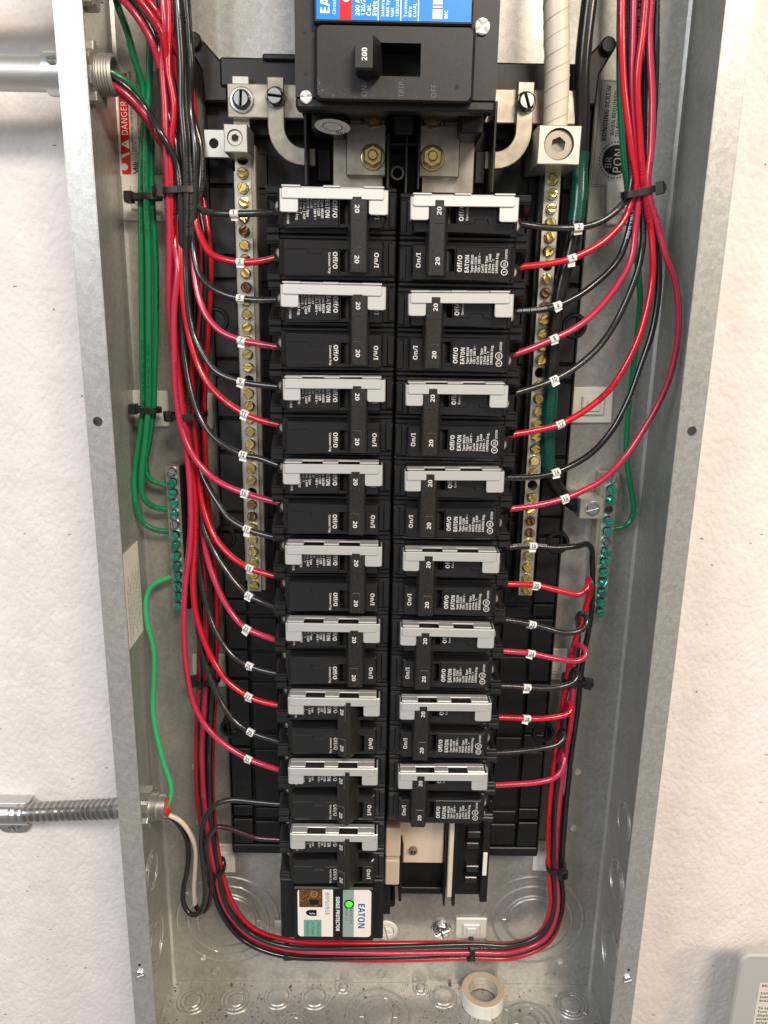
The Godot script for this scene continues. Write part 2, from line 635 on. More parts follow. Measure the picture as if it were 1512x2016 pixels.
func knockout(parent: Node, rings: Array, xf: Transform3D) -> void:
	# stamped rings: a narrow raised bead for each, the slug inside pressed a little proud
	begin()
	var segs := 40
	for k in rings.size():
		var r: float = rings[k]
		for e in 2:
			var ang := 0.9 + k * 1.9 + e * PI
			box(-1.6, r - 1.8, 0.0, 1.6, r + 2.0, 1.25, 0.4, xf * Transform3D(Basis(Vector3(0, 0, 1), ang), Vector3.ZERO))
		lathe([Vector2(r + 1.5, -0.2), Vector2(r + 0.7, 0.85), Vector2(r, 0.95), Vector2(r - 0.7, 0.75), Vector2(r - 1.1, -0.2)], xf, segs)
	var q: float = rings[rings.size() - 1] - 2.4
	lathe([Vector2(q + 0.9, -0.2), Vector2(q, 0.9), Vector2(q * 0.8, 1.3), Vector2(q * 0.4, 1.5), Vector2(0, 1.52)], xf, segs)
	obj("knockout", done(), M.steel, parent)

func screw_head(r: float, h: float, xf: Transform3D, slot := 0.9, cross := false) -> void:
	# a slotted head: a washer-like base and raised pieces with the slot left open between them
	lathe([Vector2(r, -1.2), Vector2(r, h * 0.2), Vector2(0, h * 0.2)], xf, 18)
	var quarters := 4 if cross else 2
	for k in quarters:
		var a0 := TAU * k / quarters
		var poly := PackedVector2Array()
		var steps := 12 / quarters
		if cross:
			poly.append(Vector2(slot * 0.5, slot * 0.5))
			for i in steps + 1:
				var a := asin(slot * 0.5 / r) + (PI / 2 - 2.0 * asin(slot * 0.5 / r)) * i / steps
				poly.append(Vector2(cos(a), sin(a)) * r)
		else:
			for i in steps + 3:
				var a := asin(slot * 0.5 / r) + (PI - 2.0 * asin(slot * 0.5 / r)) * i / (steps + 2)
				poly.append(Vector2(cos(a), sin(a)) * r)
		prism(poly, h * 0.15, h, 0.6, xf * Transform3D(Basis(Vector3(0, 0, 1), a0), Vector3.ZERO))

func hex_bolt(parent: Node, called: String, x: float, y: float, z: float, washer: float, across: float, h: float, m: Material, turn := 0.0, slotted := false, stud := false) -> void:
	begin()
	var xf := at(x, y, z, turn)
	lathe([Vector2(washer, 0), Vector2(washer, 0.8), Vector2(washer - 0.5, 1.2), Vector2(across * 0.62, 1.3), Vector2(across * 0.62, 1.0)], xf, 28)
	if slotted:
		var half := PackedVector2Array()
		for k in 2:
			var hx := circle(0, 0, across * 0.58, 6)
			prism(hx, 1.0, h * 0.75, 0.3, xf)
			half = PackedVector2Array()
			for i in 11:
				var a := 0.13 + (PI - 0.26) * i / 10.0
				half.append(Vector2(cos(a), sin(a)) * across * 0.48)
			prism(half, h * 0.7, h, 0.4, xf * Transform3D(Basis(Vector3(0, 0, 1), PI * k + 0.6), Vector3.ZERO))
	else:
		prism(circle(0, 0, across * 0.58, 6), 1.0, h, 0.6, xf)
	if stud:
		lathe([Vector2(across * 0.3, h - 0.5), Vector2(across * 0.3, h + 1.8), Vector2(across * 0.22, h + 2.6), Vector2(0, h + 2.6)], xf, 18)
	obj(called, done(), m, parent)

func enclosure() -> void:
	var t := thing("electrical_panel_box", "open galvanized steel panel box mounted on the textured wall", "electrical panel")
	begin()
	box(-181.5, -738.2, -1.5, 181.5, 130, 0, 0.2)
	obj("back_panel", done(), M.steel, t)
	for s in [-1.0, 1.0]:
		begin()
		box(s * 181.5, -738.2, 0.0, s * 180.0, 130, 83.0, 0.2)
		# the rolled corner bead along the back
		prism(PackedVector2Array([Vector2(0, 0), Vector2(3.2, 0), Vector2(1.0, 1.0), Vector2(0, 3.2)]) if s < 0 else PackedVector2Array([Vector2(0, 0), Vector2(0, 3.2), Vector2(-1.0, 1.0), Vector2(-3.2, 0)]), 0, 866, 0.0, Transform3D(Basis(Vector3(1, 0, 0), Vector3(0, 0, 1), Vector3(0, 1, 0)), V(s * 180.0, -736.7, 0.0)))
		obj("side_wall", done(), M.steel, t)
		# front lip with its cover holes
		begin()
		var a := -181.7 if s < 0 else 166.5
		var b := -166.5 if s < 0 else 181.7
		ring(PackedVector2Array([Vector2(a, -738), Vector2(b, -738), Vector2(b, 130), Vector2(a, 130)]), circle(s * 175.1, -246.4, 2.9, 20), 83.0, 84.4)
		box(s * 166.4, -738, 82.9, s * 167.4, 130, 84.5, 0.45)
		# outer bend
		box(s * 181.8, -738, 70.0, s * 180.4, 130, 84.5, 0.7)
		obj("lip", done(), M.steel, t)
		begin()
		screw_head(3.2, 1.8, at(s * 175.1, -643, 84.4, 0.4), 0.9)
		obj("cover_screw", done(), M.shiny, t)
		begin()
		lathe([Vector2(1.1, 84.45), Vector2(0, 84.46)], at(s * 175.3, -635.6, 0), 10)
		obj("pilot_hole", done(), M.dark, t)
	begin()
	box(-180, -738.2, 0.0, 180, -736.7, 83, 0.2)
	obj("bottom_wall", done(), M.steel, t)
	begin()
	box(-180, 128.5, 0.0, 180, 130, 83, 0.2)
	obj("top_wall", done(), M.steel, t)
	begin()
	box(-166.4, -738, 83.0, 166.4, -722.0, 84.4, 0.5)
	obj("lip", done(), M.steel, t)
	# knockouts: back corners, sides, bottom
	knockout(t, [42.5, 33.5, 25.5], at(-130, -674.8, 0))
	knockout(t, [42.5, 33.0, 23.5], at(124.5, -671.4, 0))
	var left := Transform3D(Basis(Vector3(0, 0, -1), Vector3(0, 1, 0), Vector3(1, 0, 0)), Vector3.ZERO)
	var right := Transform3D(Basis(Vector3(0, 0, 1), Vector3(0, 1, 0), Vector3(-1, 0, 0)), Vector3.ZERO)
	for k in [[-601.0, 33.0, [15.5, 12.0]], [-664.0, 36.0, [22.0, 15.0]]]:
		left.origin = V(-180, k[0], k[1])
		knockout(t, k[2], left)
	for k in [[-550.3, 33.0, [13.5]], [-605.5, 32.0, [16.5, 12.5]], [-668.0, 38.0, [26.0, 18.0]]]:
		right.origin = V(180, k[0], k[1])
		knockout(t, k[2], right)
	var down := Transform3D(Basis(Vector3(1, 0, 0), Vector3(0, 0, -1), Vector3(0, 1, 0)), Vector3.ZERO)
	for k in [[-157.5, 20.0, [12.0, 8.5]], [-121.7, 19.0, [12.0, 8.5]], [-87.1, 16.0, [10.5]], [-56.4, 16.0, [10.5]], [-33.5, 5.5, [5.5]], [-3.2, 33.0, [26.0, 19.0, 13.5]], [32.6, 5.6, [5.5]], [51.1, 13.5, [10.5]], [157.2, 20.0, [13.0, 10.0]], [118.7, 38.0, [20.0, 15.0, 10.0]], [84.0, 40.0, [13.0, 9.0]], [-72.0, 42.0, [12.0, 8.0]]]:
		down.origin = V(k[0], -736.7, k[1])
		knockout(t, k[2], down)
	# dimples, rivets and mounting screws of the back
	for k in [[-142.2, -727.6], [-0.4, -727.4], [143.6, -728.2]]:
		begin()
		lathe([Vector2(4.4, -0.2), Vector2(3.9, 1.0), Vector2(2.7, 1.0), Vector2(2.3, 0.2), Vector2(0, 0.15)], at(k[0], k[1], 0), 22)
		obj("mounting_dimple", done(), M.steel, t)
	for k in [[-152.3, -712.8], [151.2, -713.0], [151.7, -581.5], [151.3, -530.4], [-149.9, -580.0], [-150.5, -530.1]]:
		begin()
		lathe([Vector2(2.9, -0.2), Vector2(2.4, 1.1), Vector2(1.5, 1.3), Vector2(1.2, 0.7), Vector2(0, 0.6)], at(k[0], k[1], 0), 18)
		obj("rivet", done(), M.zinc, t)
	begin()
	lathe([Vector2(9.0, -0.2), Vector2(8.0, 1.2), Vector2(6.8, 1.3)], at(48.3, -680.6, 0), 28)
	screw_head(6.6, 3.6, at(48.3, -680.6, 1.2, 0.5), 1.5, true)
	obj("mounting_screw", done(), M.shiny, t)
	begin()
	lathe([Vector2(10.0, -0.2), Vector2(9.0, 1.2), Vector2(6.8, 1.3)], at(2.3, -683.0, 0), 28)
	screw_head(6.2, 3.4, at(2.3, -683.0, 1.2, 0.2), 1.0, true)
	obj("mounting_screw", done(), M.white, t)

# ---------------------------------------------------------------- black pan that carries everything
func interior_pan() -> void:
	var t := thing("interior_mounting_pan", "black plastic pan behind the breakers carrying bars and bus", "mounting pan")
	begin()
	prism(rounded(-120, -596, 119, -46, 5), 3, 14, 1.0)
	obj("pan_plate", done(), M.pan, t)
	for s in [-1.0, 1.0]:
		# raised panels of the two flanges, with gaps
		var y := -84.0
		var k := 0
		while y > -575.0:
			var h: float = [21.0, 40.0, 12.0, 48.0, 9.0, 26.0][k % 6]
			begin()
			box(s * 118.5, y, 13, s * (103.0), maxf(y - h, -585.0), 17.5 + (k % 2) * 1.2, 0.6)
			box(s * 101.5, y - 3, 13, s * 82.0, maxf(y - h - 2, -585.0), 15.5 + (k % 3) * 0.8, 0.6)
			obj("flange_panel", done(), M.pan, t)
			y -= h + 2.2
			k += 1
		begin()
		box(s * 119.8, -590, 14, s * 118.6, -52, 20, 0.3)
		box(s * 119.8, -594, 14, s * 78, -586, 19, 0.8)
		obj("pan_rim", done(), M.pan, t)
		for yy in [-187.8, -335.8, -484.4]:
			begin()
			var xf := at(s * 117.0, yy, 0)
			lathe([Vector2(8.4, 3), Vector2(8.4, 19), Vector2(7.6, 20), Vector2(6.2, 20), Vector2(5.6, 19), Vector2(5.4, 15.5), Vector2(0, 15.5)], xf, 28)
			obj("mounting_boss", done(), M.pan, t)
			begin()
			lathe([Vector2(2.8, 15.4), Vector2(2.6, 16.6), Vector2(1.2, 17.2), Vector2(0, 17.2)], xf, 16)
			obj("boss_screw", done(), M.alloy, t)
		# arm that slants up and out
		begin()
		var arm := PackedVector2Array([Vector2(-127, -30), Vector2(-119.5, -43), Vector2(-118.5, -60), Vector2(-104, -60), Vector2(-104, -44), Vector2(-107, -38), Vector2(-120, -24.5)])
		if s > 0:
			var flip := PackedVector2Array()
			for i in arm.size():
				flip.append(Vector2(-arm[arm.size() - 1 - i].x, arm[arm.size() - 1 - i].y + 2.0))
			arm = flip
		prism(arm, 8, 24, 1.2)
		lathe([Vector2(4.6, 8), Vector2(4.6, 27), Vector2(3.8, 28), Vector2(0, 28)], at(s * 122.5, -28 + (2.0 if s > 0 else 0.0), 0), 18)
		obj("slanted_arm", done(), M.pan, t)
	begin()
	box(-108, -52, 10, 112, -36, 26, 1.2)
	box(-100, -78, 10, 100, -50, 22, 1.0)
	box(-82, -34.6, 10, -50, -38, 29, 0.8)
	obj("top_band", done(), M.pan, t)
	# terminal housing under the main breaker
	begin()
	box(-54, -114, 10, 53, -70, 30, 0.8)
	box(-54.6, -112, 20, -53.0, -66, 62, 0.4)
	box(52.4, -114, 20, 54.0, -66, 62, 0.4)
	box(-7.6, -114, 20, -6.0, -82, 55, 0.3)
	box(3.0, -114, 20, 4.4, -82, 55, 0.3)
	box(10.2, -112, 20, 11.4, -82, 56, 0.3)
	box(-6, -100, 20, 3, -98.5, 50, 0.3)
	box(-6, -88, 20, 11, -86.5, 52, 0.3)
	box(-49, -106, 20, -41, -88, 40, 0.6)
	box(45, -106, 20, 51, -88, 42, 0.6)
	obj("terminal_housing", done(), M.pan, t)
	begin()
	ring(circle(-1.4, -103.5, 4.2, 20), circle(-1.4, -103.5, 2.8, 20), 20, 57, 0.4)
	obj("post", done(), M.pan, t)
	# bus plates with their nuts
	for k in [[-39.5, -9.6, -31.5, -8.2, -15.8], [13.3, 44.3, 11.4, 35.0, 18.8]]:
		begin()
		box(k[0], -112, 38, k[1], -80, 43.5, 0.5)
		obj("bus_plate", done(), M.tin, t)
		begin()
		box(k[2], -104.0, 43.6, k[3], -76, 49, 0.6)
		box(k[2] + 2, -80, 43.6, k[3] - 1, -58, 46, 0.6)
		obj("bus_tab", done(), M.tin, t)
		hex_bolt(t, "bus_nut", k[4], -93.9, 49, 7.3, 10.2, 5.2, M.brass, 0.5, false, true)
		hex_bolt(t, "bus_nut", k[4], -73.0, 46, 7.3, 10.2, 5.0, M.brass_red, 0.2, false, true)
	# two bus stems that run under the breakers, and the open stab seats at the lower right
	begin()
	box(-60, -618, 10, 76, -110, 22, 0.8)
	box(0.5, -617, 18, 78, -520, 26, 0.8)
	obj("bus_support", done(), M.pan, t)
	begin()
	prism(PackedVector2Array([Vector2(13, -584), Vector2(43.5, -584), Vector2(43.5, -530), Vector2(9.5, -530), Vector2(9.5, -556), Vector2(13, -568)]), 30, 40, 0.8)
	obj("stab_cover", done(), M.cream, t)
	begin()
	lathe([Vector2(3.2, 40), Vector2(3.0, 42.5), Vector2(1.8, 43), Vector2(1.6, 40.5), Vector2(0, 40.4)], at(20.5, -572, 0), 18)
	box(19.9, -574, 40.4, 21.1, -569, 44, 0.3)
	obj("stab_clip", done(), M.socket, t)
	begin()
	box(46.2, -604, 26, 49.6, -528, 52, 0.5)
	obj("stab_blade", done(), M.cream, t)
	begin()
	box(44.2, -617, 22, 45.6, -528, 46, 0.3)
	box(50.8, -617, 22, 53.0, -528, 46, 0.3)
	box(53.0, -617, 22, 78.0, -528, 34, 0.6)
	box(72.5, -617, 30, 78.0, -528, 42, 0.6)
	box(10.5, -617, 22, 12.5, -560, 42, 0.3)
	box(12.5, -617, 22, 44.2, -611, 34, 0.5)
	obj("stab_housing", done(), M.pan, t)
	for yy in [-556.0, -586.0]:
		begin()
		box(61, yy, 33, 71, yy - 6, 40, 0.6)
		box(60, yy - 7.5, 33, 69.5, yy - 13, 43, 0.6)
		obj("breaker_hook", done(), M.black, t)
	begin()
	box(73.2, -572, 41, 76.4, -592, 43, 0.3)
	obj("white_insert", done(), M.nylon, t)
	# cream rail between the columns at the bottom
	begin()
	box(-0.4, -545, 30, 10.5, -569, 52, 0.8)
	box(-0.4, -570.5, 30, 10.0, -592, 54, 0.8)
	obj("cream_rail", done(), M.cream, t)
	begin()
	box(-1.0, -640, 4, 4.5, -592, 30, 0.6)
	lathe([Vector2(3.2, 0), Vector2(3.2, 26), Vector2(0, 26)], at(5.5, -633, 0), 14)
	obj("foot", done(), M.pan, t)
	# nickel strap over the top, with the curved arms
	begin()
	box(-101.8, -71.4, 32.5, -54, -53.2, 37.5, 0.5)
	obj("cross_strap", done(), M.tin, t)
	begin()
	box(50, -71.6, 31.5, 104, -53.2, 36.5, 0.5)
	obj("cross_strap", done(), M.tin, t)
	for s in [-1.0, 1.0]:
		begin()
		var c := PackedVector2Array()
		var o := PackedVector2Array()
		for i in 9:
			var a := PI * 0.5 * i / 8.0
			c.append(Vector2(-56.5 - 11.5 * cos(a), -76.5 - 11.5 * sin(a)))
			o.append(Vector2(-56.5 - 21.3 * cos(a), -76.5 - 21.3 * sin(a)))
		var poly := PackedVector2Array([Vector2(-68, -50.4)])
		poly.append(Vector2(-77.8, -50.4))
		for p in o:
			poly.append(p)
		poly.append(Vector2(-50, -97.8))
		poly.append(Vector2(-50, -88.0))
		for i in c.size():
			poly.append(c[c.size() - 1 - i])
		if s > 0:
			var flip := PackedVector2Array()
			for i in poly.size():
				flip.append(Vector2(-poly[poly.size() - 1 - i].x, poly[poly.size() - 1 - i].y))
			poly = flip
		prism(poly, 37.5, 41.5, 0.5)
		obj("curved_arm", done(), M.tin, t)
		hex_bolt(t, "strap_bolt", s * 72.9, -61.6, 41.5, 6.0, 9.0, 5.6, M.shiny, 0.3 + s, true)
	hex_bolt(t, "strap_bolt", -93.2, -62.2, 37.5, 7.2, 9.2, 5.0, M.shiny, 0.9, true)

# ---------------------------------------------------------------- neutral and ground bars
func bar_screws(t: Node3D, spots: Array, z: float, r: float, mats: Array) -> void:
	begin()
	screw_head(r, 2.6, Transform3D(), 1.0)
	var head := done()
	for k in spots.size():
		var o := obj("screw", head, mats[k], t)
		o.transform = Transform3D(Basis.from_euler(Vector3(rng.randf_range(-0.24, 0.06), rng.randf_range(-0.06, 0.2), rng.randf() * TAU)), V(spots[k].x, spots[k].y, z + spots[k].z))

func holed_bar(t: Node3D, called: String, x: float, w: float, y0: float, pitch: float, n: int, z0: float, z1: float, r: float, m: Material) -> void:
	begin()
	for i in n:
		var y := y0 - pitch * i
		ring(PackedVector2Array([Vector2(x - w, y - pitch / 2), Vector2(x + w, y - pitch / 2), Vector2(x + w, y + pitch / 2), Vector2(x - w, y + pitch / 2)]), circle(x, y, r, 14), z0, z1)
	obj(called, done(), m, t)

func neutral_bars() -> void:
	var brass := [M.brass, M.brass_pale, M.brass, M.brass_pale, M.brass, M.brass_pale, M.brass_red]
	for s in [-1.0, 1.0]:
		var x := -94.9 if s < 0 else 94.0
		var t := thing("neutral_bar", "long neutral bar with brass screws left of the breakers" if s < 0 else "long neutral bar with brass screws right of the breakers", "terminal bar", "neutral terminal bars")
		holed_bar(t, "bar", x, 4.7, -92.9 if s < 0 else -101.5, 8.29, 34 if s < 0 else 33, 22, 31, 3.45, M.alloy)
		begin()
		if s < 0:
			box(x - 5, -88.8, 22, x + 5, -47.5, 31, 0.4)
		box(x - s * 4.0, -372, 14, x - s * 7.4, -84, 26, 0.6)
		box(x + s * 3.5, -366, 14, x + s * 7.5, -98, 23, 0.6)
		obj("bar_holder", done(), M.pan if s > 0 else M.alloy, t)
		var spots := []
		var mats := []
		for i in 34 if s < 0 else 33:
			if i in ([0, 16, 25] if s < 0 else [6, 14, 23]):
				continue
			spots.append(Vector3(x + rng.randf_range(-0.25, 0.25), (-92.9 if s < 0 else -101.5) - 8.29 * i, rng.randf_range(-0.6, 1.2)))
			mats.append(brass[rng.randi() % 7])
		bar_screws(t, spots, 31.5, 3.15, mats)
		# the big lug
		begin()
		if s < 0:
			ring(PackedVector2Array([Vector2(-101.6, -93.3), Vector2(-88.0, -93.3), Vector2(-88.0, -78.3), Vector2(-101.6, -78.3)]), circle(-95.3, -85.6, 4.6, 24), 29, 53, 0.5)
			ring(PackedVector2Array([Vector2(-117.2, -92.6), Vector2(-95, -92.6), Vector2(-95, -77.2), Vector2(-117.2, -77.2)]), circle(-111.6, -84.8, 2.9, 24), 29, 33, 0.3)
		else:
			ring(PackedVector2Array([Vector2(78.2, -98.0), Vector2(102.6, -98.0), Vector2(102.6, -77.4), Vector2(78.2, -77.4)]), circle(90.2, -87.2, 8.6, 28), 30, 60, 0.6)
			box(78, -98, 20, 102.6, -78, 30, 0.5)
		obj("lug", done(), M.alloy, t)
		begin()
		var c := Vector3(-95.3, -85.6, 52.2) if s < 0 else Vector3(90.2, -87.2, 58.0)
		var q := 4.5 if s < 0 else 8.4
		var xf := at(c.x, c.y, c.z)
		ring(circle(0, 0, q, 24), circle(0, 0, q * 0.52, 6, 0.4), -6, 0, 0.6, xf)
		obj("lug_screw", done(), M.alloy if s < 0 else M.lug_dark, t)
		begin()
		lathe([Vector2(q * 0.6, -4.5), Vector2(0, -4.4)], xf, 12)
		obj("socket_floor", done(), M.socket, t)

func ground_bars() -> void:
	for s in [-1.0, 1.0]:
		var x = s * 152.6
		var t := thing("ground_bar", "short ground bar with green screws on the %s side of the box" % ["left", "right"][int(s > 0)], "terminal bar", "ground terminal bars")
		holed_bar(t, "bar", x, 4.8, -290.2, 7.6, 14, 4, 13, 3.1, M.alloy)
		begin()
		box(x - s * 4.2, -393, 0, x - s * 7.2, -287, 11, 0.5)
		obj("bar_base", done(), M.pan if s < 0 else M.alloy, t)
		var spots := []
		var mats := []
		for i in 14:
			if s > 0 and i == 3:
				continue
			var proud := 0.5
			if s < 0 and i >= 6:
				proud = 2.6
			if s > 0 and i >= 4 or i in [1, 2]:
				proud = 3.0
			if (s < 0 and i in [0, 5]) or (s > 0 and i in [0, 6]):
				mats.append(M.shiny)
				proud = 1.0
			else:
				mats.append(M.green_screw)
			spots.append(Vector3(x, -290.2 - 7.6 * i, proud))
		begin()
		# long threaded screws with a slotted head
		for k in 5:
			lathe([Vector2(1.9, -6.0 + k * 1.2), Vector2(2.3, -5.4 + k * 1.2), Vector2(1.9, -4.8 + k * 1.2)], Transform3D(), 14)
		screw_head(2.9, 2.2, Transform3D(), 0.8)
		var head := done()
		for k in spots.size():
			var o := obj("screw", head, mats[k], t)
			o.transform = Transform3D(Basis.from_euler(Vector3(rng.randf_range(-0.2, 0.05), rng.randf_range(-0.06, 0.2), rng.randf() * TAU)), V(spots[k].x, spots[k].y, 13.6 + spots[k].z))
		if s > 0:
			begin()
			box(128.5, -316.5, 3, 145.2, -302.5, 26, 0.6)
			obj("lug", done(), M.alloy, t)
			begin()
			lathe([Vector2(5.4, 25.9), Vector2(5.2, 26.5), Vector2(4.6, 26.5), Vector2(4.5, 26.1)], at(137.2, -309.2, 0), 22)
			screw_head(4.2, 1.6, at(137.2, -309.2, 26.1, 0.3), 1.1)
			obj("lug_screw", done(), M.shiny, t)

# ---------------------------------------------------------------- main breaker
func main_breaker() -> void:
	var t := thing("main_breaker", "big black main breaker marked 200 with a blue label", "circuit breaker")
	begin()
	ring(PackedVector2Array([Vector2(-55.8, -74), Vector2(48.4, -74), Vector2(48.4, 60), Vector2(-55.8, 60)]), PackedVector2Array([Vector2(-25.0, -65.8), Vector2(9.0, -65.8), Vector2(9.0, -49.4), Vector2(-25.0, -49.4)]), 38, 94)
	box(-55.8, -79.5, 84, 48.4, -73.9, 93.9, 1.2)
	box(-50, -84, 34, -32, -73.9, 66, 1.0)
	box(33, -84, 34, 46, -73.9, 66, 1.0)
	box(-4, -84, 34, 7, -73.9, 62, 1.0)
	obj("base", done(), M.main, t)
	begin()
	ring(rounded(-45.4, -76.6, 36.2, -42.0, 3.0), PackedVector2Array([Vector2(-24.5, -65.2), Vector2(8.6, -65.2), Vector2(8.6, -50.0), Vector2(-24.5, -50.0)]), 80, 100, 1.6)
	obj("cover", done(), M.main, t)
	begin()
	box(-45.9, 60, 90, 34.4, -41.4, 99.4, 0.8)
	obj("label_panel", done(), M.main, t)
	begin()
	box(-26, -67, 78, 10, -48, 82, 0.3)
	obj("handle_well", done(), M.dark, t)
	begin()
	prism(PackedVector2Array([Vector2(-24.6, 82), Vector2(-10.2, 82), Vector2(-12.0, 104), Vector2(-15.6, 113), Vector2(-24.2, 113)]), -15.4, 0, 0.9, Transform3D(Basis(Vector3(1, 0, 0), Vector3(0, 0, 1), Vector3(0, -1, 0)), V(0, -66.0, 0)))
	obj("handle", done(), M.main, t)
	# print: reads upwards
	var im := sheet(128, 64, Color(0, 0, 0, 0))
	text(im, "200", 14, 50, 52, Color(0.95, 0.95, 0.95))
	begin()
	print_quad(V(-17.4, -63.2, 113.1), V(0, 8.8, 0), V(-4.4, 0, 0))
	obj("rating_print", done(), printed(im, 0.5, true), t)
	for k in [["ON-", -20.6], ["TRIP-", -1.6], ["OFF-", 15.0]]:
		im = sheet(160, 56, Color(0, 0, 0, 0))
		text(im, k[0], 6, 44, 46, Color(0.36, 0.36, 0.36), "thin")
		begin()
		print_quad(V(k[1] + 3.0, -75.4, 100.05), V(0, 13.0, 0), V(-4.6, 0, 0))
		obj("lettering", done(), printed(im, 0.5, true), t)
	# blue label
	im = sheet(420, 900, Color(0.02, 0.50, 0.86))
	im.fill_rect(Rect2i(0, 132, 420, 74), Color(0.86, 0.03, 0.15))
	text(im, "EATON", 26, 76, 74, Color.WHITE)
	text(im, "Circuit Breaker", 26, 112, 27, Color(0.8, 0.9, 1.0))
	text(im, "CSR", 90, 194, 62, Color.WHITE)
	var y := 250
	for line in ["200 A", "120/240 V ~", "Cat.  CSR25k", "Style 765"]:
		text(im, line, 22, y, 34, Color.WHITE)
		y += 33
	im.fill_rect(Rect2i(0, 356, 420, 5), Color.WHITE)
	y = 394
	for line in ["Interrupting", "RMS Sym.", "Volt", "120/240 ~"]:
		text(im, line, 20, y, 25, Color(0.92, 0.96, 1.0))
		y += 28
	im.fill_rect(Rect2i(0, 488, 420, 5), Color.WHITE)
	y = 526
	for line in ["Terminal", "Wire", "CU/AL"]:
		text(im, line, 20, y, 25, Color(0.92, 0.96, 1.0))
		y += 27
	im.fill_rect(Rect2i(0, 590, 420, 5), Color.WHITE)
	im.fill_rect(Rect2i(14, 676, 390, 56), Color(0.94, 0.95, 0.97))
	for x in [64, 78, 86, 100, 112, 118, 134, 146, 160, 170, 178, 196, 208, 224, 236, 252, 262, 280]:
		im.fill_rect(Rect2i(x, 676, 3 + x % 5, 56), Color(0.3, 0.33, 0.55))
	text(im, "06C", 16, 764, 26, Color.WHITE)
	begin()
	print_quad(V(33.3, -40.0, 99.6), V(0, 36.0, 0), V(-77.5, 0, 0))
	obj("blue_label", done(), printed(im, 0.35), t)
	begin()
	screw_head(3.1, 1.8, at(-50.2, -74.2, 94, 0.1), 1.0, true)
	obj("cover_screw", done(), M.white, t)
	begin()
	screw_head(3.9, 2.0, at(39.7, -40.2, 94, 0.7), 1.2, true)
	obj("cover_screw", done(), M.white, t)
	for k in [[-50.6, -44.5, 94.05, 1.0], [-50.4, -63.2, 94.05, 1.0], [27.5, -69.5, 100.05, 1.3]]:
		begin()
		lathe([Vector2(k[3], k[2]), Vector2(0, k[2] + 0.01)], at(k[0], k[1], 0), 12)
		obj("pin_hole", done(), M.dark, t)
	# scuffs along the lower edge of the cover
	im = sheet(512, 128, Color(0, 0, 0, 0))
	for k in 420:
		var e := rng.randf()
		var x := int(512.0 * e * e)
		var y2 := int(127 - absf(rng.randfn(0.0, 16.0)) - (60.0 * exp(-x / 22.0) * rng.randf()))
		im.fill_rect(Rect2i(x, clampi(y2, 0, 126), rng.randi_range(1, 7), 1), Color(0.6, 0.6, 0.6, rng.randf_range(0.15, 0.7)))
	begin()
	print_quad(V(-44.0, -75.4, 100.03), V(76, 0, 0), V(0, 17, 0))
	obj("scuff_marks", done(), printed(im, 0.7, true), t)
	# white oval seal under the front edge
	im = sheet(192, 96, Color(0, 0, 0, 0))
	for j in 96:
		for i in 192:
			var d := Vector2((i - 95.5) / 95.0, (j - 47.5) / 47.0).length()
			if d < 1.0:
				var d2 := Vector2((i - 95.5) / 95.0, (j - 47.5) / 47.0).length()
				im.set_pixel(i, j, Color(0.25, 0.25, 0.25) if absf(d2 - 0.55) < 0.03 else Color(0.88, 0.86, 0.82))
	text(im, "SEALED", 110, 88, 20, Color(0.2, 0.2, 0.2))
	begin()
	print_quad(V(-47.5, -86, 70), V(-27.8, -87.2, 70) - V(-47.5, -86, 70), V(0, 5.0, 13.0))
	obj("seal_sticker", done(), printed(im, 0.5, true), t)

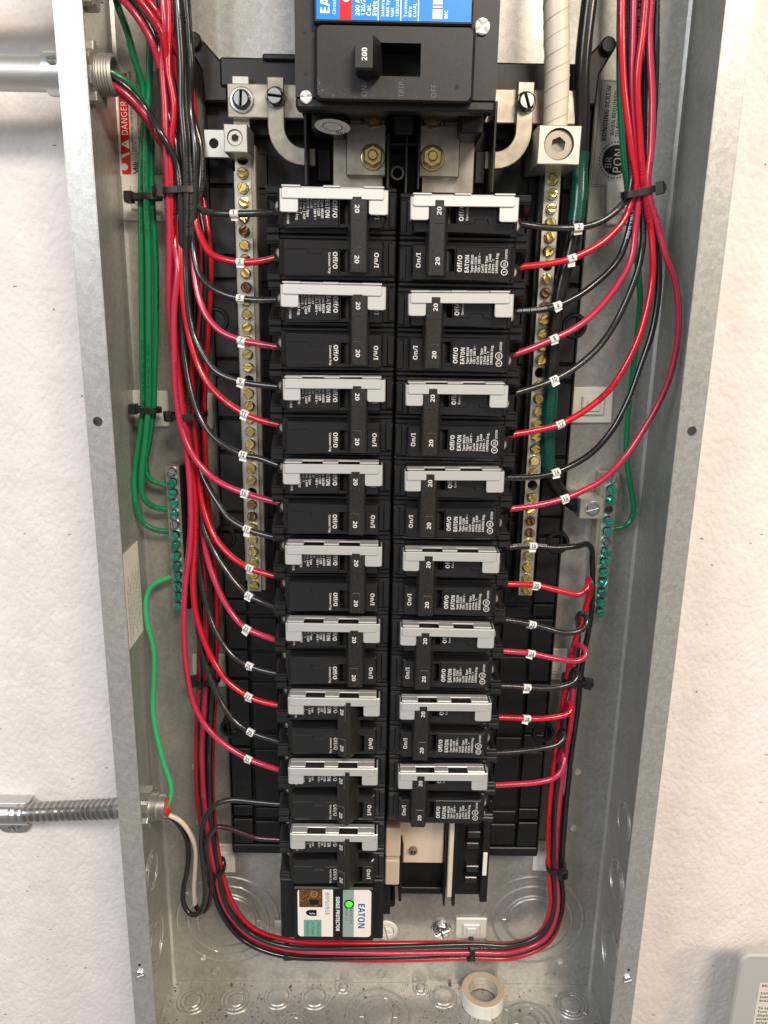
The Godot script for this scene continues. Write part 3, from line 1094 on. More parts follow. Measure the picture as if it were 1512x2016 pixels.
# ---------------------------------------------------------------- branch breakers
func breakers() -> void:
	# printed faces
	var ink := Color(0.82, 0.81, 0.79)
	var face := sheet(304, 504, Color(0, 0, 0, 0))   # reading direction runs down the left column: 19 mm wide, 31.5 mm tall, top of the sheet at the seam side
	text(face, "Off/O", 84, 58, 58, ink, "bold", 0.95)
	text(face, "EATON", 78, 122, 54, ink, "bold", 0.88)
	var y := 160
	for line in ["Type BR220", "Type C220", "120 / 240 V ~", "Cu/Al", "HACR Type", "2 Pole  J-469", "E7819 - T", "LR43556 Eng."]:
		text(face, line, 80, y, 30, ink, "bold", 0.95)
		y += 32
	disc(face, 160, 440, 34, ink, 27)
	text(face, "UL", 141, 452, 32, ink)
	text(face, "LISTED", 200, 464, 27, ink)
	disc(face, 92, 444, 30, ink, 23)
	text(face, "S", 83, 456, 34, ink)
	var face_print := printed(face, 0.5, true)
	var face2 := sheet(304, 160, Color(0, 0, 0, 0))
	text(face2, "Off/O", 84, 58, 58, ink, "bold", 0.95)
	text(face2, "Common Trip", 90, 98, 28, ink)
	var face2_print := printed(face2, 0.5, true)
	var on := sheet(200, 96, Color(0, 0, 0, 0))
	text(on, "On/I", 22, 70, 66, ink, "bold", 0.95)
	var on_print := printed(on, 0.5, true)
	var amps := sheet(96, 96, Color(0, 0, 0, 0))
	text(amps, "20", 14, 70, 62, Color(0.82, 0.81, 0.79))
	var amp_print := printed(amps, 0.5, true)

	var proto := Node3D.new()
	# two pole halves
	for p in 2:
		var o := -25.4 * p
		begin()
		box(-68.0, o - 2.7, 24, -1.2, o - 22.5, 73.6, 0.75)
		box(-68.0, o - 0.15, 24, -1.2, o - 2.8, 72.5, 0.7)
		box(-68.0, o - 22.4, 24, -1.2, o - 25.3, 72.5, 0.7)
		box(-75.0, o - 0.15, 24, -67, o - 3.8, 73.5, 0.7)
		box(-75.0, o - 3.6, 24, -67, o - 5.3, 72.2, 0.7)
		box(-75.2, o - 21.4, 24, -67, o - 25.3, 73.5, 0.7)
		box(-75.2, o - 20.3, 24, -67, o - 21.6, 72.4, 0.7)
		# wedge ledge beside the wire terminal
		var yz := Transform3D(Basis(Vector3(0, 1, 0), Vector3(0, 0, 1), Vector3(1, 0, 0)), V(-75.0, o, 0))
		st.set_color(Color(0.62, 0.58, 0.54))  # paler brown: dust, and the light caught by the slope painted in
		prism(PackedVector2Array([Vector2(-20.4, 24), Vector2(-14.6, 24), Vector2(-14.6, 61), Vector2(-20.4, 71)]), 0, 8, 0.0, yz)
		st.set_color(PLAIN)
		box(-72.2, o - 8.4, 24, -67, o - 14.8, 62, 0.5)
		# seam-side steps
		box(-5.6, o - 4.0, 73, -1.4, o - 21.5, 74.4, 0.7)
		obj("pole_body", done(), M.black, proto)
		begin()
		ring(rounded(-65.6, o - 23.2, -8.0, o - 3.2, 1.8), PackedVector2Array([Vector2(-32.6, o - 20.6), Vector2(-16.6, o - 20.6), Vector2(-16.6, o - 8.6), Vector2(-32.6, o - 8.6)]), 73.0, 80.4, 1.5)
		obj("face", done(), M.black, proto)
		begin()
		# label plates with the notch, left and right of the handle slot
		prism(PackedVector2Array([Vector2(-64.6, o - 22.0), Vector2(-33.0, o - 22.0), Vector2(-33.0, o - 8.3), Vector2(-42.6, o - 8.3), Vector2(-43.6, o - 10.8), Vector2(-49.6, o - 10.8), Vector2(-50.6, o - 8.3), Vector2(-64.6, o - 8.3)]) if p == 1 else PackedVector2Array([Vector2(-64.6, o - 22.0), Vector2(-33.0, o - 22.0), Vector2(-33.0, o - 6.0), Vector2(-42.6, o - 6.0), Vector2(-43.6, o - 8.4), Vector2(-49.6, o - 8.4), Vector2(-50.6, o - 6.0), Vector2(-64.6, o - 6.0)]), 80.2, 81.0, 0.62)
		box(-16.2, o - 22.0, 80.3, -9.0, o - 8.0, 80.9, 0.25)
		obj("label_plate", done(), M.black, proto)
		begin()
		lathe([Vector2(9.0, -5.9), Vector2(9.0, 5.9)], along(-24.5, o - 14.6, 70.5, Vector3(0, 1, 0)), 32)
		obj("drum", done(), M.handle, proto)
		begin()
		if p == 0:
			print_quad(V(-64.6, o - 3.0, 81.06), V(0, -19.0, 0), V(31.5, 0, 0))
			obj("lettering", done(), face_print, proto)
		else:
			print_quad(V(-43.0, o - 4.6, 81.06), V(0, -19.0, 0), V(10.0, 0, 0))
			obj("lettering", done(), face2_print, proto)
		begin()
		print_quad(V(-14.8, o - 8.6, 81.06), V(0, -12.2, 0), V(5.2, 0, 0))
		obj("lettering", done(), on_print, proto)
		begin()
		lathe([Vector2(3.7, -38), Vector2(3.7, 1.0)], at(-67.0, o - 9.4, 62), 18)
		screw_head(3.7, 2.6, at(-67.0, o - 9.4, 63.0, 0.9 + p * 1.1), 1.1)
		obj("wire_terminal", done(), M.alloy, proto)
	# the tie handle over both poles
	var hd := Node3D.new()
	hd.name = "handle"
	proto.add_child(hd)
	hd.position = V(-24.5, 0, 70.5)
	begin()
	prism(PackedVector2Array([Vector2(-4.6, 5), Vector2(8.6, 5), Vector2(7.4, 16.4), Vector2(6.6, 17.2), Vector2(-1.2, 17.2), Vector2(-2.0, 16.4)]), 6.0, 46.4, 0.5, Transform3D(Basis(Vector3(1, 0, 0), Vector3(0, 0, 1), Vector3(0, -1, 0)), Vector3.ZERO))
	obj("bar", done(), M.handle, hd)
	for k in [[-7.0, -19.5], [-32.8, -45.4]]:
		begin()
		box(-0.9, k[0], 16.6, 4.6, k[1], 17.6, 0.45)
		obj("number_pad", done(), M.handle, hd)
	for yy in [-10.2, -36.4]:
		begin()
		print_quad(V(-0.7, yy, 17.66), V(0, -6.4, 0), V(5.2, 0, 0))
		obj("lettering", done(), amp_print, hd)
	# plated hold-down clip
	var clip := Node3D.new()
	clip.name = "hold_down_clip"
	begin()
	prism(rounded(-64.6, -8.6, -8.7, -3.0, 1.2), 86.9, 87.9, 0.3)
	box(-64.6, -1.6, 78, -8.7, -2.6, 82.0, 0.3)
	for k in [[-64.6, -54.2], [-41.9, -32.7], [-20.0, -8.7]]:
		box(k[0], -1.62, 81.6, k[1], -2.62, 87.6, 0.3)
	prism(rounded(-65.6, -15.6, -55.6, -3.4, 1.4), 85.7, 86.85, 0.3)
	prism(rounded(-17.0, -16.2, -6.6, -3.4, 1.4), 85.7, 86.85, 0.3)
	box(-65.8, -15.4, 76, -64.8, -3.4, 86.4, 0.3)
	box(-7.4, -16.0, 76, -6.4, -3.4, 86.4, 0.3)
	var clip_mesh := done()

	var words := ["first", "second", "third", "fourth", "fifth", "sixth", "seventh", "eighth", "ninth"]
	for s in [-1.0, 1.0]:
		for i in 9 if s < 0 else 8:
			var t: Node3D = proto.duplicate()
			t.name = numbered("branch_breaker")
			add_child(t, true)
			var top := (-113.8 if s < 0 else -116.3) - 50.8 * i
			if s < 0:
				t.transform = at(-0.4 + rng.randf_range(-0.25, 0.25), top + rng.randf_range(-0.2, 0.2), rng.randf_range(-0.4, 0.4), rng.randf_range(-0.004, 0.004))
			else:
				t.transform = at(-1.3 + rng.randf_range(-0.2, 0.2), top - 50.8 + rng.randf_range(-0.2, 0.2), rng.randf_range(-0.4, 0.4), PI + rng.randf_range(-0.004, 0.004))
			var off: bool = s < 0 and i >= 6
			t.get_node("handle").rotation.y = (-0.5 if off else 0.0) + rng.randf_range(-0.02, 0.02)
			var lid := obj("hold_down_clip", clip_mesh, M.zinc, t)
			if s > 0:   # turned breakers carry their clip at the upper end too
				lid.transform = at(-72.9 + rng.randf_range(-0.5, 0.5), -50.8 + rng.randf_range(-0.5, 0.5), 0, PI + rng.randf_range(-0.012, 0.012))
			else:
				lid.transform = at(rng.randf_range(-0.5, 0.5), rng.randf_range(-0.5, 0.5), 0, rng.randf_range(-0.012, 0.012))
			tag(t, "black double-pole 20 amp breaker, %s from the top of the %s column%s" % [words[i], "left" if s < 0 else "right", ", switched off" if off else ""], "circuit breaker", "double-pole branch breakers")

func surge() -> void:
	var t := thing("surge_protector", "black surge protector module with white label and green light below the left column", "surge protector")
	begin()
	box(-75.2, -571.6, 24, -1.4, -622.0, 73, 0.8)
	obj("body", done(), M.main, t)
	begin()
	box(-65.2, -572.4, 72.8, -8.4, -617.6, 80, 1.0)
	obj("front", done(), M.main, t)
	var im := sheet(400, 520, Color(0.90, 0.87, 0.84))
	# sheet reads from the top of the module down
	im.fill_rect(Rect2i(0, 200, 400, 70), Color(0.03, 0.03, 0.035))
	im.fill_rect(Rect2i(0, 122, 400, 78), Color(0.55, 0.62, 0.60))
	text(im, "EATON", 112, 92, 66, Color(0.05, 0.25, 0.55))
	text(im, "PROTECTED", 148, 152, 26, Color(0.25, 0.33, 0.33), "thin")
	text(im, "WHEN LIT", 148, 184, 26, Color(0.25, 0.33, 0.33), "thin")
	text(im, "SURGE PROTECTOR", 58, 250, 38, Color.WHITE, "bold", 0.85)
	text(im, "BRPSURGE", 22, 324, 40, Color(0.30, 0.34, 0.55), "thin")
	im.fill_rect(Rect2i(0, 344, 150, 164), Color(0.32, 0.20, 0.09))
	for k in 260:
		im.fill_rect(Rect2i(rng.randi_range(2, 130), rng.randi_range(346, 500), rng.randi_range(3, 18), rng.randi_range(2, 8)), Color(0.20, 0.12, 0.05).lerp(Color(0.58, 0.40, 0.20), rng.randf()))
	im.fill_rect(Rect2i(84, 372, 46, 60), Color(0.06, 0.05, 0.05))
	disc(im, 40, 404, 26, Color(0.62, 0.46, 0.24), 18)
	text(im, "R", 32, 414, 28, Color(0.62, 0.46, 0.24))
	# shield with a bolt
	for j in 76:
		var half := 26.0 if j < 40 else 26.0 * sqrt(maxf(0.0, 1.0 - pow((j - 40) / 36.0, 2)))
		im.fill_rect(Rect2i(int(198 - half), 386 + j, int(half * 2), 1), Color(0.05, 0.05, 0.08))
	for j in 40:
		im.fill_rect(Rect2i(int(204 - j * 0.35 + (8 if j > 18 else 0)), 398 + j, 6, 1), Color(0.9, 0.9, 0.9))
	im.fill_rect(Rect2i(256, 352, 144, 126), Color(0.42, 0.62, 0.55))
	text(im, "TYPE 2 SPD", 268, 384, 25, Color(0.16, 0.28, 0.26), "thin")
	text(im, "AC Power", 278, 422, 26, Color(0.16, 0.28, 0.26), "thin")
	text(im, "Protection", 272, 460, 26, Color(0.16, 0.28, 0.26), "thin")
	begin()
	var ro := rounded(-62.2, -613.4, -10.3, -573.6, 2.6)
	var ids := Geometry2D.triangulate_polygon(ro)
	for i in range(0, ids.size(), 3):
		for e in [ids[i], ids[i + 2], ids[i + 1]] if (ro[ids[i + 1]] - ro[ids[i]]).cross(ro[ids[i + 2]] - ro[ids[i]]) > 0 else [ids[i], ids[i + 1], ids[i + 2]]:
			st.set_normal(Vector3(0, 0, 1))
			st.set_uv(Vector2((-573.6 - ro[e].y) / 39.8, 1.0 - (ro[e].x + 62.2) / 51.9))
			st.add_vertex(V(ro[e].x, ro[e].y, 80.25))
	obj("label", done(), printed(im, 0.35), t)
	begin()
	ring(circle(-25.9, -585.4, 3.5, 22), circle(-25.9, -585.4, 2.7, 22), 80, 80.8, 0.1)
	obj("light_bezel", done(), M.dark, t)
	begin()
	lathe([Vector2(2.7, 80.2), Vector2(2.4, 81.0), Vector2(1.4, 81.5), Vector2(0, 81.6)], at(-25.9, -585.4, 0), 20)
	obj("status_light", done(), M.led, t)

# ---------------------------------------------------------------- conduits on the left
func locknut(x: float, y: float, z: float, r: float, inner: float) -> void:
	var xf := along(x, y, z, Vector3(1, 0, 0), 0.3)
	var poly := PackedVector2Array()
	for i in 32:
		var k := i % 4
		poly.append(Vector2.from_angle(TAU * i / 32.0) * (r if k < 2 else r * 0.82))
	ring(poly, circle(0, 0, inner, 24), 0, 6.0, 0.5, xf)

func threaded(xf: Transform3D, r: float, inner: float, length: float) -> void:
	var prof := []
	var n := int(length / 1.6)
	for i in n:
		prof.append(Vector2(r, i * 1.6))
		prof.append(Vector2(r + 0.6, i * 1.6 + 0.8))
	prof.append(Vector2(r, n * 1.6))
	prof.append(Vector2(r - 0.5, n * 1.6 + 0.8))
	prof.append(Vector2(inner, n * 1.6 + 0.8))
	prof.append(Vector2(inner, -4))
	lathe(prof, xf, 32)

func conduits() -> void:
	for k in 2:
		var y := -51.5 if k == 0 else -1.5
		var z := 42.0
		var t := thing("metal_conduit", "grey metal conduit entering the left side of the box beside the danger label" if k == 0 else "conduit fitting at the top left edge of the photo, above the grey conduit", "conduit", "conduits through the left side")
		begin()
		lathe([Vector2(9.4, 0), Vector2(9.4, 190), Vector2(8.4, 190), Vector2(8.4, 0)], along(-390, y, z, Vector3(1, 0, 0)), 32)
		obj("pipe", done(), M.pipe, t)
		begin()
		lathe([Vector2(9.4, 0), Vector2(11.6, 0.6), Vector2(11.8, 18), Vector2(14.0, 18.6), Vector2(14.0, 22), Vector2(9, 22)], along(-204, y, z, Vector3(1, 0, 0)), 32)
		obj("connector", done(), M.plated, t)
		begin()
		screw_head(2.8, 2.2, along(-197, y + 4.0, z + 11.0, Vector3(0, 0.35, 1)), 0.9)
		obj("set_screw", done(), M.shiny, t)
		begin()
		locknut(-179.8, y, z, 17.4, 11.0)
		obj("locknut", done(), M.pipe, t)
		begin()
		threaded(along(-180, y, z, Vector3(1, 0, 0)), 10.6, 9.2, 14.5)
		obj("threaded_end", done(), M.pipe, t)
		begin()
		lathe([Vector2(9.2, 0), Vector2(0, 0.1)], along(-183, y, z, Vector3(1, 0, 0)), 24)
		obj("dark_bore", done(), M.dark, t)
	# armoured flexible conduit lower down
	var f := thing("flexible_conduit", "ribbed flexible metal conduit entering the lower left side of the box", "conduit")
	begin()
	var path := smooth([V(-345, -568.5, 9.5), V(-290, -566.5, 10), V(-240, -557, 19), V(-205, -545, 33), V(-184, -539, 38)], 0.85)
	var radii := PackedFloat32Array()
	var s := 0.0
	for i in path.size():
		if i:
			s += path[i].distance_to(path[i - 1]) * 1000.0
		var ph := fposmod(s, 5.6) / 5.6
		radii.append(5.4 + 2.5 * pow(maxf(0.0, sin(PI * clampf(ph / 0.72, 0.0, 1.0))), 0.55))
	tube(path, 7.0, 24, 0.0, radii)
	obj("ribbed_tube", done(), M.flex, f)
	begin()
	lathe([Vector2(8.5, -12), Vector2(10.0, -11.5), Vector2(10.0, -8), Vector2(13, -7), Vector2(13, -2), Vector2(8, -2)], along(-180, -538.6, 38, Vector3(1, 0, 0)), 28)
	obj("outer_clamp", done(), M.plated, f)
	begin()
	locknut(-179.8, -538.6, 38, 15.0, 8.6)
	lathe([Vector2(10.4, 1), Vector2(10.4, 9), Vector2(9.6, 10), Vector2(9.2, 15), Vector2(7.4, 15.4), Vector2(7.4, 0)], along(-178, -538.6, 38, Vector3(1, 0, 0)), 28)
	obj("connector", done(), M.plated, f)
	begin()
	lathe([Vector2(7.3, 8), Vector2(7.3, 16.4), Vector2(6.6, 17), Vector2(5.0, 16.6), Vector2(4.8, 8), Vector2(0, 8)], along(-178, -538.6, 38, Vector3(1, 0, 0)), 24)
	obj("red_bushing", done(), mat(lin(0.55, 0.05, 0.04), 0.4), f)
	# one-hole strap
	var b := thing("conduit_strap", "plated one-hole strap holding the flexible conduit to the wall at the left edge", "strap")
	begin()
	var poly := PackedVector2Array()
	for i in 15:
		poly.append(Vector2(-567.5, 8.5) + Vector2.from_angle(PI * i / 14.0) * 8.9)
	for i in 15:
		poly.append(Vector2(-567.5, 8.5) + Vector2.from_angle(PI * (14 - i) / 14.0) * 7.7)
	var yz := Transform3D(Basis(Vector3(0, 1, 0), Vector3(0, 0, 1), Vector3(1, 0, 0)), V(-318, 0, 0))
	prism(poly, 0, 37, 0.2, yz)
	box(-318, -559.6, -1.2, -281, -558.2, 9, 0.3)
	box(-318, -576.8, -1.2, -281, -575.4, 9, 0.3)
	obj("saddle", done(), M.shiny, b)
	begin()
	prism(rounded(-311, -592, -286, -575.5, 6.5), -1.4, 0.6, 0.4)
	obj("tab", done(), M.shiny, b)
	begin()
	lathe([Vector2(6.4, 0.4), Vector2(6.0, 1.6), Vector2(5.2, 1.8)], at(-298.5, -583.5, 0), 24)
	screw_head(5.0, 3.0, at(-298.5, -583.5, 1.4, 0.5), 1.2, true)
	obj("screw", done(), M.shiny, b)

# ---------------------------------------------------------------- stickers
func label_plate(called: String, label: String, o: Vector3, right: Vector3, up: Vector3, m: Material, category := "label") -> MeshInstance3D:
	begin()
	var n := right.cross(up).normalized()
	print_quad(o + n * 0.0003, right, up)
	for e in [[o, o + right], [o + right, o + right + up], [o + right + up, o + up], [o + up, o]]:
		quad(e[0], e[1], e[1] + n * 0.0003, e[0] + n * 0.0003, (e[0] + e[1]) * 0.5 - (o + (right + up) * 0.5))
	var x: MeshInstance3D = obj(called, done(), m)
	tag(x, label, category)
	return x

func small_lines(im: Image, x0: int, y0: int, x1: int, lines: int, gap: int, size: int, col: Color) -> void:
	var stock := ["INSTALLER / ELECTRICIAN HAS A DUTY TO READ", "FOLLOW THE INSTALLATION INSTRUCTIONS", "THE FOLLOWING MUST BE CONNECTED AT", "HAZARDOUS VOLTAGE WILL CAUSE INJURY", "TURN POWER OFF BEFORE WORKING INSIDE", "EL INSTALADOR DEBE SEGUIR LAS NORMAS", "L INSTALLATEUR DOIT SUIVRE LES REGLES"]
	for k in lines:
		var s: String = stock[(k * 3 + x0 + y0) % stock.size()]
		var x := float(x0)
		for ch in s:
			if x > x1 - size:
				break
			x = text(im, ch, x, y0 + k * gap, size, col, "thin")

func labels() -> void:
	# danger label at the top left, reads upwards
	var im := sheet(620, 330, Color(0.80, 0.78, 0.74))
	im.fill_rect(Rect2i(14, 12, 592, 60), Color(0.80, 0.05, 0.08))
	# red flash shapes and warning triangle
	for j in 52:
		im.fill_rect(Rect2i(110 + j / 2, 14 + j, 14, 1), Color(0.9, 0.88, 0.85))
		im.fill_rect(Rect2i(126 + j / 3, 14 + j, 6, 1), Color(0.9, 0.88, 0.85))
		im.fill_rect(Rect2i(int(196 - j * 0.55), 14 + j, int(j * 1.1) + 1, 1), Color(0.95, 0.93, 0.9))
	disc(im, 60, 30, 22, Color(0.85, 0.83, 0.8))
	im.fill_rect(Rect2i(193, 32, 6, 20), Color(0.72, 0.05, 0.08))
	text(im, "DANGER", 246, 61, 52, Color(0.95, 0.93, 0.9), "thin")
	text(im, "HAZARDOUS VOLTAGE WILL CAUSE SEVERE INJURY OR", 150, 96, 20, Color(0.12, 0.12, 0.12))
	text(im, "DEATH.", 150, 114, 19, Color(0.12, 0.12, 0.12))
	text(im, "INSTALLER / ELECTRICIAN HAS A DUTY TO BE CONNECTED", 150, 138, 18, Color(0.12, 0.12, 0.12))
	text(im, "FOLLOW THE INSTALLATION INSTRUCTIONS DIRECTED AT", 150, 160, 18, Color(0.12, 0.12, 0.12))
	text(im, "THE FOLLOWING LIST OF PRODUCT instructions.", 150, 182, 18, Color(0.12, 0.12, 0.12))
	im.fill_rect(Rect2i(138, 70, 2, 120), Color(0.2, 0.2, 0.2))
	# black hand with a spark
	disc(im, 66, 158, 24, Color(0.06, 0.06, 0.06))
	for k in 4:
		im.fill_rect(Rect2i(48 + k * 11, 84 + k % 2 * 8, 7, 66), Color(0.06, 0.06, 0.06))
	for k in 30:
		im.fill_rect(Rect2i(18 + k, 84 + (k if k < 15 else 30 - k) * 2, 5, 8), Color(0.06, 0.06, 0.06))
	im.fill_rect(Rect2i(0, 198, 620, 132), Color(0.58, 0.57, 0.54))
	small_lines(im, 20, 222, 600, 5, 23, 18, Color(0.16, 0.16, 0.16))
	label_plate("danger_label", "white and red danger sticker on the box back behind the upper left wires", V(-146.4, -99.0, 0.2), V(1.2, 61.6, 0), V(-33.0, -0.2, 0), printed(im, 0.35))
	# bonding screw label at the top right
	im = sheet(640, 400, Color(0.74, 0.74, 0.72))
	im.fill_rect(Rect2i(8, 8, 624, 3), Color(0.05, 0.05, 0.05))
	im.fill_rect(Rect2i(8, 389, 624, 3), Color(0.05, 0.05, 0.05))
	im.fill_rect(Rect2i(8, 8, 3, 384), Color(0.05, 0.05, 0.05))
	im.fill_rect(Rect2i(629, 8, 3, 384), Color(0.05, 0.05, 0.05))
	text(im, "BONDING SCREW", 276, 74, 42, Color(0.06, 0.06, 0.06), "bold", 0.95)
	text(im, "WHEN REQUIRED", 310, 124, 36, Color(0.06, 0.06, 0.06), "bold", 0.9)
	text(im, "TO BOND GROUND", 302, 158, 36, Color(0.06, 0.06, 0.06), "bold", 0.92)
	text(im, "AND NEUTRAL BARS", 302, 192, 36, Color(0.06, 0.06, 0.06), "bold", 0.92)
	disc(im, 166, 156, 92, Color(0.06, 0.055, 0.05))
	for k in 34:
		disc(im, 166 + 110 * cos(TAU * k / 34), 156 + 110 * sin(TAU * k / 34), 5, Color(0.06, 0.055, 0.05))
	text(im, "BR", 112, 128, 58, Color(0.75, 0.74, 0.72), "thin")
	text(im, "PON", 84, 196, 76, Color(0.8, 0.79, 0.77), "thin")
	small_lines(im, 300, 240, 620, 5, 27, 22, Color(0.08, 0.08, 0.08))
	label_plate("bonding_label", "grey bonding screw label with a black disc behind the upper right wires", V(163.5, -100.6, 0.2), V(1.6, 62.6, 0), V(-38.8, 1.0, 0), printed(im, 0.3))
	# wiring label on the left inside wall
	im = sheet(360, 160, Color(0.90, 0.88, 0.85))
	for k in 9:
		small_lines(im, 12 + (k * 37) % 60, 22 + k * 16, 350 - (k * 53) % 90, 1, 16, 11, Color(0.30, 0.28, 0.26))
	label_plate("wiring_label", "cream paper label with fine print on the left inner wall", V(-179.9, -408.6, 13.6), V(0, 68.4, 0.6), V(0, -0.8, 31), printed(im, 0.6))
	# grey box on the wall, lower right
	var g := thing("grey_device", "pale grey plastic box on the wall at the lower right corner", "electrical box")
	begin()
	prism(rounded(282.2, -800, 372, -667.0, 9, 8), 30, 38, 1.4)
	obj("front_cover", done(), M.paint, g)
	begin()
	box(312, -798, -3, 370, -700, 30.5, 1.0)
	obj("back_box", done(), M.paint, g)
	im = sheet(300, 560, Color(0.86, 0.83, 0.78))
	var y := 34
	for line in ["READ FIRST", "", "Connect the line and", "load wires of the", "breaker as shown.", "", "To operate the unit", "Turn the switch, the", "display will start", "blinking while it is", "being set and the", "code is shown.", "", "If you see no light", "turned on call for", "service."]:
		text(im, line, 14, y, 27, Color(0.2, 0.2, 0.2))
		y += 31
	begin()
	print_quad(V(300.6, -760, 38.15), V(40, 0, 0), V(0, 66.5, 0))
	obj("instruction_label", done(), printed(im, 0.5), g)

# ---------------------------------------------------------------- heavy cables
func cables() -> void:
	var t := thing("neutral_cable", "thick cable wrapped in white tape entering the right lug", "cable")
	begin()
	var path := smooth([V(78, 125, 58), V(81, 50, 58), V(84.2, -13.4, 55), V(88.5, -50, 50), V(90.4, -78, 45)], 1.0)
	var radii := PackedFloat32Array()
	var s := 0.0
	for i in path.size():
		if i:
			s += path[i].distance_to(path[i - 1]) * 1000.0
		radii.append(7.05 + 0.12 * sin(s * 0.31) * sin(s * 0.11))
	tube(path, 7.0, 22, 0.0, radii)
	obj("white_tape_wrap", done(), M.tape_white, t)
	for turn in 2:
		var helix := PackedVector3Array()
		for i in path.size():
			var tg := (path[mini(i + 1, path.size() - 1)] - path[maxi(i - 1, 0)]).normalized()
			var u := (Vector3(0, 0, 1) - tg * tg.z).normalized()
			var w := tg.cross(u)
			for q in 4:
				var a := TAU * ((i + q * 0.25) / 17.0 + 0.5 * turn)
				helix.append(path[i].lerp(path[mini(i + 1, path.size() - 1)], q * 0.25) + (u * cos(a) + w * sin(a)) * 0.00722)
		begin()
		tube(helix, 0.16, 5)
		obj("tape_edge", done(), M.tape_edge, t)
	var g := thing("ground_cable", "thick black cable with two green tape bands running to the right ground lug", "cable")
	var pts := [V(116, 125, 40), V(106, -3.3, 42), V(105, -41.4, 40), V(107.8, -67.2, 36), V(109.6, -91.5, 32), V(110, -114.7, 33), V(107.5, -141.3, 34), V(103.1, -162.5, 34), V(100.5, -193.6, 34), V(101.1, -228.9, 34), V(101.5, -262.5, 32), V(105.3, -281.8, 29), V(113.2, -295.8, 24), V(123.8, -306.6, 17), V(133.3, -312.4, 15)]
	var cp := smooth(pts, 1.5)
	begin()
	tube(cp, 4.5, 18)
	obj("black_jacket", done(), M.cable, g)
	for band in [[-84.0, -127.0], [-223.0, -283.0]]:
		var part := PackedVector3Array()
		var rr := PackedFloat32Array()
		for p in cp:
			if p.y * 1000.0 < band[0] and p.y * 1000.0 > band[1]:
				part.append(p)
				rr.append(4.8 + 0.18 * (int(absf(p.y) * 1000.0 / 7.5) % 3))
		begin()
		tube(part, 4.5, 18, 0.0, rr)
		obj("green_tape", done(), M.tape_green, g)

# ---------------------------------------------------------------- branch wires
func wire(label: String, group: String, m: String, pts: Array, number := "", tag_at := Vector3.ZERO, radius := 2.05) -> void:
	var t := thing("wire", label, "wire", group)
	var path := smooth(pts, 3.0)
	begin()
	tube(path, radius, 12, rng.randf_range(-1.2, 1.2))
	obj("jacket", done(), M[m], t)
	# bare strands at the terminal
	var n := path.size()
	var dir := (path[n - 1] - path[n - 2]).normalized()
	begin()
	tube(PackedVector3Array([path[n - 1] - dir * 0.0005, path[n - 1] + dir * 0.004]), radius * 0.62, 8)
	obj("bare_end", done(), M.shiny, t)
	if number == "":
		return
	var best := 0
	for i in n:
		if path[i].distance_to(tag_at) < path[best].distance_to(tag_at):
			best = i
	var c := path[best]
	var tg := (path[mini(best + 1, n - 1)] - path[maxi(best - 1, 0)]).normalized()
	if tg.x < 0:
		tg = -tg
	begin()
	tube(PackedVector3Array([c - tg * 0.0026, c + tg * 0.0026]), radius + 0.35, 14)
	# the free tail of the wrap hangs below
	var face := Vector3(0, 0.25, 1) - tg * tg.dot(Vector3(0, 0.25, 1))
	face = face.normalized()
	var down := face.cross(tg).normalized() * -1.0
	var xf := Transform3D(Basis(tg, -down, face), c)
	var lean := rng.randf_range(-0.22, 0.22)
	box(-2.5, -radius - rng.randf_range(0.8, 3.2), -0.2, 2.5 - rng.randf_range(0.0, 0.6), -radius * 0.4, 0.25, 0.1, xf * Transform3D(Basis(Vector3(0, 0, 1), lean) * Basis(Vector3(1, 0, 0), rng.randf_range(-0.1, 0.5)), Vector3.ZERO))
	obj("number_tag", done(), M.white, t)
	var im := sheet(64, 48, Color(0, 0, 0, 0))
	text(im, number, 32 - 13 * number.length(), 40, 42, Color(0.04, 0.04, 0.04))
	begin()
	var k := radius + 0.42
	# curved print over the front of the wrap
	for i in 6:
		var a0 := -0.9 + 1.8 * i / 6.0
		var a1 := -0.9 + 1.8 * (i + 1) / 6.0
		var q := []
		for a in [a0, a1]:
			var d := face * cos(a) - down * sin(a)
			q.append([c + d * k * 0.001, d, 0.5 - a / 1.8])
		for e in [[0, -1.0], [1, -1.0], [1, 1.0], [0, -1.0], [1, 1.0], [0, 1.0]]:
			st.set_normal(q[e[0]][1])
			st.set_uv(Vector2(0.5 + 0.5 * e[1], q[e[0]][2]))
			st.add_vertex(q[e[0]][0] + tg * (0.0024 * e[1]))
	obj("printed_number", done(), printed(im, 0.5, true), t)

